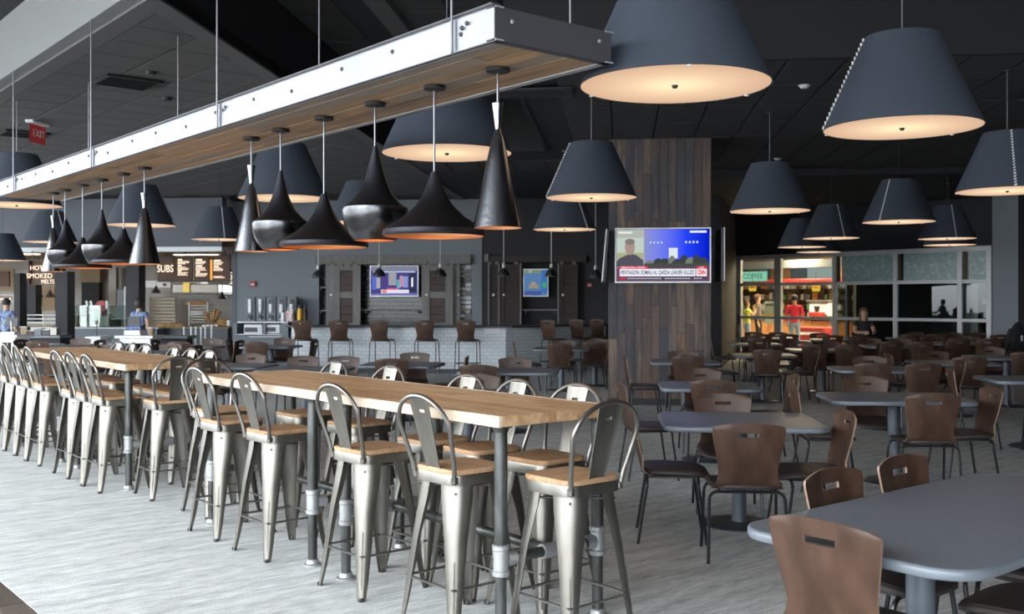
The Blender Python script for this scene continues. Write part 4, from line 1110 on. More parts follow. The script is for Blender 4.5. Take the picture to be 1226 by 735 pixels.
# barn door tracks and sliding doors
def barn(px0, px1, lab, fm, pm, py0=316, py1=394, off=-.09, mid=353, stile=None):
    p, q = WP(px0, off), WP(px1, off); c_ = (p+q)/2; w_ = (q-p).length; z1 = WZ(px0, py0, off); z0 = WZ(px0, py1, off); zm = WZ(px0, mid, off)
    t = thing('barn_door', lab, 'sliding door', (c_.x, c_.y, z0), G6)
    h = z1-z0; fw = min(.20, w_*.27); zm -= z0
    for s in (-1, 1): MB().cbox((s*(w_/2-fw/2), 0, h/2), (fw, .05, h), .004).obj('stile', fm, t)
    for zz in (.08, zm, h-.08): MB().cbox((0, .002, zz), (w_-2*fw, .045, .16 if zz != zm else .16), .003).obj('rail', fm, t)
    if stile: MB().cbox((-w_/2+w_*stile, 0, h/2), (.17, .05, h), .004).obj('stile', fm, t)
    n = 7
    for lo, hi in ((.16, zm-.08), (zm+.08, h-.16)):
        k = max(2, int((hi-lo)/.16))
        for i in range(k): MB().cbox((0, .012, lo+(i+.5)*(hi-lo)/k), (w_-2*fw, .022, (hi-lo)/k-.006), .003).obj('panel_board', pm, t)
    for s in (-.6, .6): MB().lathe([(0, -.02), (.045, -.02), (.045, .02), (0, .02)], 14).xf(Matrix.Translation((s*w_/2, -.03, h+.03)) @ Matrix.Rotation(PI/2, 4, 'X')).obj('roller', M['pipe'], t)
    MB().lathe([(0, -.015), (.028, -.01), (.028, .01), (0, .015)], 10).xf(Matrix.Translation((-w_/2+.12, -.04, zm)) @ Matrix.Rotation(PI/2, 4, 'X')).obj('handle', M['white'], t)
tr = thing('door_track', 'grey wooden track beam over the left sliding doors', 'door track', (0, 0, 0)); 
onwall('beam', 376, 563.5, 305, 316, M['barnf'], .14, -.14, tr, .005)
for px in range(384, 562, 9): quadbox('bracket', (0, 0, 0), (.03, .03, .05), M['pipe'], tr, loc=WP(px, -.15) + Vector((0, 0, WZ(px, 317, -.15))), lrz=G6)
tr = thing('door_track', 'dark wooden track beam over the right sliding doors', 'door track', (0, 0, 0))
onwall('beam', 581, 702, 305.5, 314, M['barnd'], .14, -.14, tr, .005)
onwall('end_block', 580, 585, 304, 313, M['barnf'], .17, -.17, tr, .005)
barn(391, 432, 'grey framed sliding barn door left of the bar television', M['barnf'], M['barnp'], stile=.30)
barn(505, 543, 'grey framed sliding barn door right of the bar television', M['barnf'], M['barnp'])
barn(543.5, 551, 'narrow edge-on barn door panel beside the bright tile strip', M['barnf'], M['barnf'], off=-.03)
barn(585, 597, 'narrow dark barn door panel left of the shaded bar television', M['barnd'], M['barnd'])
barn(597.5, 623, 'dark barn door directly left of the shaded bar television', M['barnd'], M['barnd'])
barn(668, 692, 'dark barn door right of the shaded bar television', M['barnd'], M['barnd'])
for px in (585, 597.3, 623.3, 668.3): quadbox('trim_7', (0, 0, 0), (.035, .03, 1.62), M['barnf'], loc=WP(px, -.125) + Vector((0, 0, WZ(px, 355, -.1))), lrz=G6)['kind'] = 'structure'
# glossy tiles that stand out (lit strip) and shelves with bottles
for px0, px1, lab in ((433, 504, 'upper steel shelf in the left bar recess'),):
    pass
def shelf(px0, px1, py, lab, off=.04):
    t = thing('wall_shelf', lab, 'shelf', (0, 0, 0)); p, q = WP(px0, off), WP(px1, off); z = WZ(px0, py, off)
    wallbox('board', p, q, z-.02, z+.02, .22, M['barnf'], t, .003)
    for s in (.08, .92):
        c_ = p.lerp(q, s); quadbox('bracket', (0, .11, -.05), (.03, .2, .06), M['dark'], t, loc=(c_.x, c_.y, z), lrz=G6)
shelf(432, 506, 371, 'steel grey shelf under the left bar television'); shelf(383, 392, 344, 'short shelf left of the first barn door, upper'); shelf(383, 392, 372, 'short shelf left of the first barn door, lower')
shelf(552, 564, 371, 'short shelf at the right end of the recess'); shelf(625, 667, 371, 'shelf under the shaded bar television')
# individual glossy tiles in the lit strip at the right end of the recess
tl = random.Random(9); wb = bpy.data.objects['wall_backbar']; wbi = Matrix.LocRotScale(wb.location, wb.rotation_euler, None).inverted()
tme = {k: MB().cbox((0, 0, 0), (.14, .014, .085), .004).mesh('tile', M[k]) for k in ('white', 'pipe', 'stainless')}
for px0 in (553.5, 560.5):
    for k in range(14):
        pz = WZ(px0, 319.5+5.3*k, .28); w_ = wbi @ (WP(px0, .285) + Vector((0, 0, pz)))
        mobj('tile', tme[tl.choice(['white', 'pipe', 'stainless', 'white'])], wb, w_)
# ---- bar televisions
def walltv(px0, px1, py0, py1, lab, base, patches, off=.0):
    p, q = WP(px0, off), WP(px1, off); c_ = (p+q)/2; z1, z0 = WZ(px0, py0, off), WZ(px0, py1, off)
    w_, h_ = (q-p).length, z1-z0
    t = thing('television', lab, 'television', (c_.x, c_.y, (z0+z1)/2), G6); tv_body(t, w_, h_, .02, 'bezel')
    s = quadbox('screen', (0, -.002, 0), (w_-.05, .004, h_-.05), base, t)
    for i, (x0, x1, a, b_, c, st) in enumerate(patches): rect(x0, x1, a, b_, -.006-.001*i, E(c, st), s, 'picture_area', w_-.05, h_-.05)
    MB().box((0, .18, 0), (.3, .28, .3)).obj('bracket', M['dark'], t)
    return t
walltv(443, 501, 318, 355, 'left bar television with a crowded studio picture', emis('tv_blue', (.06, .06, .22), .9),
 [(0, 1, .86, 1, (.22,.24,.34), .8), (.05, .95, .80, .84, (.6,.65,.75), .9), (.02, .12, .2, .72, (.10,.14,.55), .9), (.12, .2, .25, .62, (.45,.42,.45), .8), (.22, .37, .2, .74, (.07,.05,.20), 1),
  (.38, .55, .35, .82, (.35,.36,.42), .8), (.56, .64, .25, .55, (.10,.40,.50), .9), (.62, .70, .3, .68, (.55,.30,.40), .8), (.70, .80, .28, .66, (.25,.28,.62), .9), (.82, .97, .12, .78, (.025,.03,.07), 1),
  (.87, .91, .3, .62, (.75,.78,.85), .9), (.35, .60, .16, .26, (.65,.10,.22), .9), (.22, .82, .08, .2, (.72,.70,.78), .9), (.24, .34, .10, .18, (.75,.15,.12), .9), (0, 1, 0, .07, (.16,.17,.40), .9)])
walltv(626.5, 656.5, 322, 355, 'shaded bar television with a blue sea picture', emis('tv_sea', (.10, .22, .42), .75),
 [(0, .75, .88, 1, (.22,.30,.22), .7), (.2, .32, .88, 1, (.45,.45,.4), .7), (.75, 1, .1, 1, (.05,.16,.42), .8), (.0, .75, .0, .18, (.06,.10,.33), .8), (.2, .62, .28, .42, (.36,.30,.22), .7), (.3, .5, .42, .52, (.45,.36,.28), .7), (.80, .95, .32, .52, (.05,.40,.15), .8)])

# ---- cereal dispensers, cabinet
def WO(px, off): return WP(px, off)
cab = thing('service_cabinet', 'slate grey service cabinet with white top and open niches', 'cabinet', (0, 0, 0))
of = -.75
wallbox('body', WP(279, of+.02), WP(283.5, of+.02), 0, WZ(283, 387, of), .6, M['grey'], cab)
wallbox('body', WP(336, of+.02), WP(345, of+.02), 0, WZ(283, 387, of), .6, M['grey'], cab)
wallbox('back', WP(283, of+.45), WP(337, of+.45), 0, WZ(283, 387, of), .1, M['dark'], cab)
wallbox('lower_front', WP(283, of+.02), WP(337, of+.02), 0, WZ(283, 402, of), .43, M['grey'], cab)
wallbox('white_top', WP(284, of-.03), WP(345, of-.03), WZ(300, 386.5, of), WZ(300, 385, of), .66, M['white'], cab, .003)
wallbox('shelf', WP(283, of-.01), WP(337, of-.01), WZ(300, 401, of), WZ(300, 400, of), .5, M['white'], cab, .002)
wallbox('tray_slide', WP(298, of-.12), WP(337, of-.12), WZ(300, 403.5, of), WZ(300, 402.4, of), .14, M['white'], cab, .002)
wallbox('divider', WP(315, of+.0), WP(318, of+.0), WZ(300, 401, of), WZ(300, 387, of), .4, M['grey'], cab)
for px0, px1, py0, py1, lab, mk in ((292, 314, 388, 400, 'white microwave oven in the left niche of the service cabinet', 'white'), (319, 335, 388, 399, 'white oven in the right niche of the service cabinet', 'white')):
    p, q = WP(px0, of+.08), WP(px1, of+.08); c_ = (p+q)/2; z0, z1 = WZ(300, py1, of), WZ(300, py0+.6, of)
    t = thing('countertop_oven', lab, 'oven', (c_.x, c_.y, z0), G6); w_ = (q-p).length
    MB().cbox((0, .15, (z1-z0)/2), (w_, .30, z1-z0), .01).obj('case', M[mk], t)
    MB().cbox((-.05, -.008, (z1-z0)*.45), (w_*.7, .01, (z1-z0)*.5), .004).obj('window', M['dark'], t)
    MB().tube([(w_*.38, -.02, (z1-z0)*.2), (w_*.38, -.02, (z1-z0)*.7)], .008, 6).obj('handle', M['alu'], t)
zb = WZ(300, 384.8, of)
M['clear'] = thin_glass('clear_plastic', (.80, .84, .86))
for k in range(5):
    px = 299 + 12.4*k; p = WP(px, of+.12)
    t = thing('cereal_dispenser', 'grey cereal dispenser, %s of the row of five' % ['leftmost', 'second', 'middle', 'fourth', 'rightmost'][k], 'dispenser', (p.x, p.y, zb), G6, 'cereal dispensers on the service cabinet')
    h = WZ(300, 355, of)-zb
    m = MB(); m.cbox((0, .12, h/2), (.235, .14, h), .008); m.obj('housing', M['grey'], t)
    MB().cbox((0, .02, h*.62), (.09, .07, h*.55), .02).obj('hopper', M['white'] if k != 1 else M['alu'], t)
    MB().cbox((0, -.018, h*.80), (.07, .012, .12), .004).obj('label', M['dark'] if k > 1 else M['white'], t)
    text(['2', '7', '5', '1', '8'][k] if False else '', .1, M['dark'], t, (0, 0, 0)) if False else None
    MB().lathe([(0, -.03), (.05, -.03), (.055, .02), (0, .03)], 12).xf(Matrix.Translation((0, -.0, h*.18)) @ Matrix.Rotation(PI/2, 4, 'X')).obj('knob', M['dark'], t)
    MB().lathe([(.03, 0), (.02, -.05), (.015, -.05), (.025, 0)], 10, c=(0, .0, h*.14)).obj('spout', M['alu'], t)
def jar(px, py0, py1, wpx, lab, mk, off, name='jar', cat='jar', lid='dark', z=None):
    p = WP(px, off); z0 = WZ(px, py1, off) if z is None else z; h = WZ(px, py0, off)-z0; r_ = wpx/2/F*p.y
    t = thing(name, lab, cat, (p.x, p.y, z0)); MB().lathe([(0, 0), (r_*.92, 0), (r_, h*.1), (r_, h*.75), (r_*.6, h*.88), (0, h*.9)], 16).obj('body', M[mk], t)
    MB().lathe([(0, h*.84), (r_*.66, h*.84), (r_*.66, h), (0, h)], 12).obj('lid', M[lid], t)
zj = WZ(345, 385, of)
jar(339, 372, 385, 5, 'clear pale canister beside the cereal dispensers', 'white', of-.02, z=zj)
jar(359, 366, 384, 6, 'tall yellow canister at the left end of the bar', 'yellow', -2.1, z=BH)
jar(365.5, 367, 384, 5, 'dark brown canister right of the yellow one', 'ply', -2.1, z=BH)
jar(352, 372, 384, 5, 'dark bottle between the patterned bag and the yellow canister', 'dark', -2.1, z=BH)
t = thing('patterned_bag', 'pink and white patterned bag with handles beside the yellow canister', 'bag', WP(347, of+.03) + Vector((0, 0, zj)), G6)
M['pink'] = mat('pink_pattern', (.62, .30, .32), .7, noise=((.75,.70,.70), (25,25,25), .45, .55))
MB().cbox((0, 0, .13), (.20, .10, .26), .02).obj('body', M['pink'], t)
MB().tube([(-.06, 0, .25), (-.05, 0, .33), (0, 0, .36), (.05, 0, .33), (.06, 0, .25)], .01, 6).obj('handle', M['white'], t)
# fire alarm
p = WP(303, -.03); t = thing('fire_alarm', 'small red and white fire alarm on the grey wall', 'alarm', (p.x, p.y, WZ(303, 340, 0)), G6)
MB().cbox((0, 0, 0), (.15, .05, .15), .008).obj('body', M['red'], t); MB().cbox((0, -.03, -.01), (.09, .02, .04), .004).obj('strobe', M['white'], t)
p = WP(706, -.03+.02); t = thing('fire_alarm', 'small red fire alarm on the dark wall left of the column', 'alarm', (p.x, p.y, WZ(706, 341, 0)), G6)
MB().cbox((0, 0, 0), (.13, .05, .11), .008).obj('body', M['red'], t); MB().cbox((0, -.03, -.01), (.08, .02, .03), .004).obj('strobe', M['white'], t)
p = WP(731, -.03+.02); t = thing('light_switch', 'small white switch on the dark wall beside the column', 'switch', (p.x, p.y, WZ(731, 366, 0)), G6)
MB().cbox((0, 0, 0), (.09, .02, .12), .004).obj('plate', M['white'], t); MB().cbox((0, -.012, 0), (.03, .012, .05), .003).obj('rocker', M['alu'], t)
c = P3 - wd*.75; t = thing('thermostat', 'small white thermostat on the grey wall right of the windows', 'thermostat', (c.x, c.y, Z(360, c.y)), math.atan2(wd.y, wd.x))
MB().cbox((0, -.03, 0), (.16, .04, .12), .008).obj('body', M['white'], t); MB().cbox((0, -.052, .005), (.08, .006, .05), .002).obj('display', M['alu'], t)

# ================================================================== KITCHEN
M['shut'] = mat('brown_steel', (.19, .16, .12), .4, .5)
def floorpy(d): return HY + H*F/d
dK = 25.6
def KP(px, d): return P(px, d)
def kbox(name, px0, px1, py0, py1, d, th, matl, par=None, b=0, rz=G6):
    """box whose front face covers the pixel rectangle at distance d"""
    x0, x1 = X(px0, d), X(px1, d); z1, z0 = Z(py0, d), Z(py1, d)
    m = MB(); c_ = (0, th/2, (z1-z0)/2)
    (m.cbox(c_, (x1-x0, th, z1-z0), b) if b else m.box(c_, (x1-x0, th, z1-z0)))
    return m.obj(name, matl, par, smooth=0, loc=((x0+x1)/2, d, z0), rz=rz)
struct(kbox('wall_over_kitchen', -420, 278, 230, 297, dK, .3, M['grey2']))
struct(kbox('trim_8', -420, 277.5, 297, 302.5, dK-.08, .20, M['alu']))
struct(kbox('wall_kitchen_back', -500, 300, 270, 440, 33.5, .2, M['ktile'], rz=0))
struct(kbox('wall_kitchen_side', 277.8, 283, 297, 460, dK+.2, 7.5, M['grey2'], rz=0))
sl = struct(slab('ceiling_kitchen', [P(-500, dK+.2), P(283, dK+.2), P(283, 34), P(-500, 34)], 2.95, 3.05, M['tan']))
struct(kbox('wall_left_end', -430, -420, 200, 460, dK, .3, M['charcoal']))
pa_, pb_ = P(-430, dK), UV(38, -3.3)
wallseg('wall_far_left_sill', pa_, pb_, 0, .55, .2, M['charcoal']); wallseg('wall_far_left_head', pa_, pb_, 4.6, UZ+1, .2, M['charcoal'])
nn_ = 8
for k in range(nn_+1):
    q_ = pa_.lerp(pb_, k/nn_); struct(quadbox('wall_window_pier', (0, 0, UZ/2), (.14, .14, UZ), M['chan_dark'], loc=(q_.x, q_.y, 0), lrz=math.atan2((pb_-pa_).y, (pb_-pa_).x)))
# kitchen ceiling lights (real lamps)
for i, (px, d) in enumerate(((20, 29), (120, 29), (235, 29.5))):
    t = thing('kitchen_light', 'recessed warm kitchen ceiling light, %s' % ['left', 'middle', 'right'][i], 'ceiling light', (X(px, d), d, 2.94), 0)
    MB().cbox((0, 0, 0), (1.3, .3, .04), .005).obj('frame', M['white'], t)
    quadbox('diffuser', (0, 0, -.025), (1.22, .24, .01), emis('kitchen_lamp', (1, .72, .42), 9), t)
# wall patches and fittings
struct(kbox('trim_9', 150.5, 166.5, 303, 425, 24.6, .35, M['charcoal']))
struct(kbox('trim_10', 66, 81, 325, 425, 24.8, .35, M['charcoal']))
struct(kbox('trim_11', 16.5, 24, 327, 420, 25.0, .3, M['black']))
struct(kbox('trim_12', 31, 43, 330, 385, 27.2, .3, M['black']))
struct(kbox('door_1', 97, 119, 338, 392, 33.2, .2, M['black'])); struct(kbox('wall_door_head', 96, 120, 322, 338, 33.1, .2, M['tan']))
struct(kbox('wall_kitchen_tan', 43, 66, 342, 372, 31, .2, M['tan']))
struct(kbox('trim_13', 130, 139, 320, 366, 32.9, .2, M['ktile'])); 
def kthing(name, lab, cat, px, py, d): return thing(name, lab, cat, (X(px, d), d, Z(py, d)), G6)
def rel(par, name, px0, px1, py0, py1, d, th, matl, b=0):
    """part of a kthing given in picture rectangle"""
    o = kbox(name, px0, px1, py0, py1, d, th, matl, None, b); l = o.location.copy(); o.parent = par
    o.matrix_parent_inverse = Matrix.Identity(4)
    mm = Matrix.LocRotScale(par.location, par.rotation_euler, None).inverted() @ Matrix.LocRotScale(l, Euler((0, 0, G6)), None)
    o.matrix_local = mm; return o
# SUBS menu board
dS = 26.3
t = kthing('menu_board', 'brown hanging SUBS menu board with lit letters, in four panels', 'menu board', 215, 337, dS)
for a, b_, nm in ((188, 208.5, 'sign_panel'), (209, 231, 'menu_panel'), (231.5, 251, 'menu_panel'), (251.5, 275.5, 'menu_panel')):
    rel(t, nm, a, b_, 306.5, 336.5, dS, .05, M['brownsign'], .006)
rel(t, 'orange_stripe', 251.5, 254, 311, 335, dS-.02, .02, M['orange'])
[rel(t, 'hanger', a, a+.6, 297, 307, dS, .02, M['dark']) for a in (195, 222, 248, 270)]; rel(t, 'frame', 187, 276, 305.5, 307, dS-.03, .09, M['ply']); rel(t, 'frame', 187, 276, 336, 337.5, dS-.03, .09, M['ply'])
def ktext(s, size, px, py, d, m_, par, sx=1.0):
    l = Vector((X(px, d), d-.04, Z(py, d))); mm = Matrix.LocRotScale(par.location, par.rotation_euler, None).inverted()
    return text(s, size, m_, par, mm @ l, sx=sx)
ktext('SUBS', .26, 198.5, 322, dS, M['warmtxt'], t, .78)
rr = random.Random(2)
for bx, rows in ((213, [(311, .6), (318, .5), (324.5, .5)]), (234.5, [(311, .9), (318.5, .9), (325.5, .6)]), (256, [(312, 1), (319, .7), (331, 0)])):
    m = MB()
    for py, hd in rows:
        if hd: m.box((X(bx+4*hd+.5, dS), 0, Z(py, dS)), (8*hd/F*dS, .01, .035))
        for q in (2.0, 3.4, 4.8) if hd else (0, 1.3):
            l_ = rr.uniform(9, 14)
            m.box((X(bx+l_/2, dS), 0, Z(py+q, dS)), (l_/F*dS, .01, .014))
    o = m.obj('menu_lines', M['warmtxt'], None); o['kind'] = 'stuff'; o.parent = t
    o.matrix_local = Matrix.LocRotScale(t.location, t.rotation_euler, None).inverted() @ Matrix.Translation((0, dS-.03+.006, 0)) @ Matrix.Identity(4)
t = kthing('menu_board', 'sliver of lit sign at the right end of the kitchen opening', 'menu board', 276.5, 342, 27.2)
rel(t, 'hanger', 275, 275.6, 299, 323, 27.2, .02, M['dark']); rel(t, 'sign_panel', 274.5, 280, 322, 342, 27.2, .05, M['brownsign']); ktext('S', .24, 277, 330, 27.15, M['warmtxt'], t); ktext('S', .2, 277, 337.5, 27.15, M['warmtxt'], t)
t = kthing('menu_board', 'brown sign with lit letters behind the far beam pendants', 'menu board', 50, 341, 25.2)
rel(t, 'sign_panel', 34, 67, 312, 340, 25.2, .05, M['brownsign'], .006); [rel(t, 'hanger', a, a+.6, 300, 313, 25.2, .02, M['dark']) for a in (38, 62)]; rel(t, 'frame', 33.5, 35, 312, 341, 25.15, .09, M['ply']); rel(t, 'frame', 33.5, 68, 339.5, 341, 25.15, .09, M['ply'])
ktext('HOT', .16, 44.5, 321, 25.15, M['warmtxt'], t); ktext('SMOKED', .17, 48, 330.5, 25.1, M['warmtxt'], t); ktext('MELTS', .15, 58, 337.5, 25.1, M['warmtxt'], t, .8)
t = kthing('wall_frame', 'tan framed panel on the kitchen wall at the left frame edge', 'frame', 8, 350, 31)
rel(t, 'frame', -6, 17, 321, 348, 31, .06, M['tan'], .01); rel(t, 'panel', -2, 11, 325, 343, 30.95, .06, mat('umber_panel', (.10,.05,.03), .6))
# hoods, racks, shelves
t = kthing('cooking_hood', 'steel cooking hood behind the SUBS board', 'hood', 230, 352, 31)
rel(t, 'canopy', 205, 262, 340, 351, 31, 1.2, M['stainless'], .02); rel(t, 'duct', 225, 240, 306, 341, 31.2, .6, M['stainless'], .02); rel(t, 'lip', 203, 264, 350, 352.5, 30.9, 1.3, M['pipe'], .01); rel(t, 'hood_panel', 219, 227, 338, 350, 30.98, .02, mat('brass_panel', (.55, .38, .08), .4, .6))  # small panel on the hood front is brass coloured
t = kthing('wall_shelf', 'long white kitchen wall cabinet left of the SUBS board', 'shelf', 170, 344, 31.5)
rel(t, 'board', 166, 205, 336, 344.5, 31.5, .4, M['white'], .01); rel(t, 'opening', 195, 199, 339, 342.5, 31.45, .06, M['dark'])
t = kthing('steel_shutter', 'tall brown steel shutter panel behind the kitchen worker', 'shutter', 195, 388, 31.8)
for k in range(8): rel(t, 'slat', 178, 211, 356+4*k, 359.7+4*k, 31.8, .06, M['shut'], .01)
rel(t, 'counter_front', 178, 211, 388, floorpy(31.8), 31.8, .3, M['shut'])
for px, py, nm in ((187, 351, 'left of the SUBS board base'), (46, 356, 'left one in the kitchen window'), (60, 356, 'right one in the kitchen window'), (266, 358, 'at the right end of the kitchen')):
    d = 29; t = kthing('kitchen_pendant', 'small dark pendant lamp, '+nm, 'pendant lamp', px, py, d)
    MB().lathe([(.13, 0), (.12, .05), (.06, .12), (.03, .2), (.026, .2), (.055, .12), (.115, .05), (.126, 0)], 16, closed=True).obj('shade', M['dark'], t)
    MB().tube([(0, 0, .19), (0, 0, 2.95-Z(py, d))], .008, 6).obj('rod', M['dark'], t); MB().lathe([(0, 0), (.05, .02), (.04, .07), (0, .1)], 10).obj('bulb', M['bulb'], t)
# bread rack
t = kthing('sheet_rack', 'steel sheet rack of bread under the SUBS board', 'rack', 236, 390, 28.2)
for s in (225.5, 247.5):
    for dy in (0, .55): rel(t, 'post', s, s+1.3, 362, floorpy(28.2+dy), 28.2+dy, .03, M['alu'])
for k in range(7): rel(t, 'tray', 226.5, 247.5, 365.5+3.3*k, 366.4+3.3*k, 28.2, .55, M['stainless'])
bm_ = MB().lathe([(0, 0), (.08, .0), (.10, .03), (.07, .07), (0, .085)], 12)
bread = mat('bread_crust', (.45, .26, .10), .6)
def bun(px, py, d, lab, s=1.0, matl=bread):
    o = MB().lathe([(0, 0), (.08*s, .0), (.10*s, .03*s), (.07*s, .07*s), (0, .085*s)], 12).obj('bread_roll', matl, None, loc=(X(px, d), d, Z(py, d)))
    o.scale.x = 1.5; tag(o, lab, 'bread', 'bread rolls at the sandwich counter'); return o
bun(235, 377.2, 28.35, 'pale bread roll alone on the middle tray of the rack', 1.4, M['white'])
for k, px in enumerate((229, 234, 239, 244)): bun(px, 365.3, 28.4, 'brown bread roll on the top tray of the rack', 1.2)
# counters
def counter(px0, px1, pyt, pyb, d, dep, lab, front, top='white', name='counter', th=1.6, overh=1.5):
    t = kthing(name, lab, 'counter', (px0+px1)/2, pyb, d); t.location.z = 0
    o = rel(t, 'body', px0, px1, pyt+th, pyb, d, dep, M[front]); 
    rel(t, 'worktop', px0-overh, px1+overh, pyt, pyt+th, d-.06, dep+.12, M[top], .006); return t
def floorpy(d): return HY + H*F/d
counter(78, 190, 392, floorpy(26.2), 26.2, .8, 'grey fronted kitchen counter with pale worktop and glass guard', 'grey')
counter(-40, 64, 391, floorpy(26.8), 26.8, .8, 'steel kitchen counter at the far left', 'stainless', 'stainless')
counter(194, 274, 391.5, floorpy(26.4), 26.4, .8, 'dark sandwich counter with bread on top, right of the post', 'base', 'tan')
for k, (px, lab) in enumerate(((220.5, 'leftmost'), (229, 'second'), (234.5, 'third'), (241, 'fourth'), (246, 'fifth'), (253.5, 'rightmost'))):
    t = kthing('steel_post', 'thin steel queue post before the sandwich counter, %s' % lab, 'post', px, 420, 23.5); t.location.z = 0
    zt_ = Z(393, 23.5); MB().tube([(0, 0, 0), (0, 0, zt_)], .022, 8).obj('tube', M['alu'], t); MB().lathe([(0, 0), (.11, 0), (.10, .015), (.03, .03), (0, .03)], 14).obj('foot', M['stainless'], t)
    MB().lathe([(0, zt_), (.03, zt_), (.035, zt_+.02), (.0, zt_+.05)], 10).obj('finial', M['white'], t)
# sneeze guard
t = kthing('glass_guard', 'glass food guard on the grey kitchen counter', 'glass guard', 125, 392, 26.3)
M['guard'] = thin_glass('green_guard_glass', (.78, .88, .84), 1.5, 0, .06)
for a, b_ in ((79, 104), (104.5, 129), (129.5, 149)): rel(t, 'pane', a, b_, 366, 391, 26.3, .01, M['guard'])
rel(t, 'top_pane', 79, 149, 365.5, 366.2, 26.3, .4, M['guard'])
for px in (79, 104, 129, 149): rel(t, 'post', px-.4, px+.4, 366, 392, 26.28, .03, M['stainless'])
for k, (a, b_, c_, e_, nm, mk) in enumerate(((83, 94, 376, 391, 'brown basket', 'tan'), (96, 106, 379, 391, 'white container', 'white'), (107, 114, 372, 391, 'tall white dispenser', 'white'), (117, 131, 378, 391, 'pale steel warmer', 'stainless'), (133, 145, 381.5, 391, 'brown tray box', 'ply'))):
    t = kthing('food_container', '%s behind the glass guard' % nm, 'container', (a+b_)/2, e_, 26.6)
    rel(t, 'body', a, b_, c_+1, e_, 26.6, .35, M[mk], .02); rel(t, 'rim', a-.5, b_+.5, c_, c_+1.3, 26.55, .42, M['alu'], .01)
for k, px in enumerate((107, 112, 131)):
    t = kthing('menu_stand', 'slanted white card stand on the kitchen counter, %s' % ['left', 'middle', 'right'][k], 'card stand', px, 376, 26.45)
    o = MB().cbox((0, 0, .17), (.06, .01, .36), .003).obj('card', M['white'], t); o.rotation_euler.y = R(-14); MB().cbox((0, 0, -.0), (.1, .08, .02), .003).obj('foot', M['alu'], t)
# red slicer
t = kthing('meat_slicer', 'red slicing machine in front of the dark kitchen doorway', 'slicer', 117, 378, 27.4)
MB().cbox((0, .15, .03), (.5, .3, .08), .02).obj('base', M['red'], t); MB().lathe([(0, -.02), (.16, -.02), (.16, .02), (0, .02)], 20).xf(Matrix.Translation((.05, .1, .25)) @ Matrix.Rotation(PI/2, 4, 'X')).obj('blade', M['red'], t); MB().cbox((-.12, .08, .24), (.24, .12, .05), .01).obj('carriage', M['white'], t)
MB().tube([(0, .15, -t.location.z), (0, .15, .0)], .05, 8).obj('stand', M['stainless'], t)
# pans, goods on sandwich counter
for k, (px, s, mk) in enumerate(((196, 1, 'tan'), (206, 1.1, 'tan'), (215, 1, 'tan'))): 
    o = bun(px, 391.3, 26.5, 'tan loaf lying at the left of the sandwich counter', 1.2*s); 
for k, px in enumerate((245, 250, 255, 260)):
    t = kthing('food_tray', 'small white tray of the row on the sandwich counter', 'tray', px, 391, 26.4); t['group'] = 'white trays on the sandwich counter'
    MB().prism(rrect(.09, .16, .02), .005, .05).obj('tray', M['white'], t, smooth=0)
for k, (px, py) in enumerate(((262, 388), (266, 387), (270, 388), (267, 384))): bun(px, py+2, 26.7, 'golden roll in the heap at the right of the sandwich counter', 1.1)
jar(274, 382, 390, 5, 'white pot at the right end of the sandwich counter', 'white', .6)
t = kthing('bread_basket', 'wicker basket of bread sticks beside the sheet rack', 'basket', 254, 391, 27.2)
MB().lathe([(0, 0), (.14, 0), (.2, .2), (.19, .2), (.13, .01)], 14).obj('basket', M['tan'], t)
rr = random.Random(4)
for k in range(9):
    a = rr.uniform(0, 6.28); MB().tube([(.04*math.cos(a), .04*math.sin(a), .05), (.24*math.cos(a), .12*math.sin(a), rr.uniform(.38, .48))], .028, 6).obj('bread_stick', bread, t)
# register stands
def register_stand(px0, px1, pyt, d, lab, legs=True):
    t = kthing('register_stand', lab, 'register stand', (px0+px1)/2, 400, d); t.location.z = 0
    w_ = (px1-px0)/F*d; z = Z(pyt, d)
    MB().cbox((0, .3, z-.025), (w_, .62, .05), .006).obj('top', M['white'], t)
    MB().cbox((0, .3, z-.10), (w_*.8, .5, .10), .006).obj('apron', M['white'], t)
    for s in (-1, 1):
        for y_ in (.08, .52):
            m = MB(); zz = z-.14; a = s*w_*.36; b_ = s*w_*.44
            m.add([(a-.05, y_-.03, zz), (a+.05, y_-.03, zz), (a+.05, y_+.03, zz), (a-.05, y_+.03, zz), (b_-.09, y_-.03, 0), (b_+.09, y_-.03, 0), (b_+.09, y_+.03, 0), (b_-.09, y_+.03, 0)], [(0,1,2,3), (4,5,6,7), (0,1,5,4), (1,2,6,5), (2,3,7,6), (3,0,4,7)])
            m.obj('leg', M['white'], t)
    return z
register_stand(136, 184, 402, 20.3, 'white register stand with slanted legs, before the kitchen post')
register_stand(-25, 22, 401, 20.3, 'white register stand at the left frame edge')
register_stand(101, 121, 403, 21.5, 'small white side stand left of the register stand')
for px0, px1, py, d, lab in ((22, 73, 401.5, 22.3, 'dark stone ledge between the left stand and the kitchen'), (184, 225, 402, 22.3, 'dark ledge right of the register stand')):
    t = kthing('queue_ledge', lab, 'ledge', (px0+px1)/2, 400, d); t.location.z = 0; w_ = (px1-px0)/F*d; z = Z(py, d)
    MB().cbox((0, .25, z-.03), (w_, .5, .06), .006).obj('top', M['grey'], t); MB().box((0, .25, (z-.06)/2), (w_-.1, .3, z-.06)).obj('support', M['black'], t)
t = kthing('tray_table', 'pale blue folding tray table top before the kitchen', 'tray table', 55, 413, 20); 
MB().cbox((0, .2, .0), (.32, .4, .03), .005).obj('top', M['white'], t)
for s in (-1, 1): MB().tube([(s*.13, .2, -.015), (s*.13, .2, -t.location.z)], .015, 6).obj('leg', M['alu'], t)
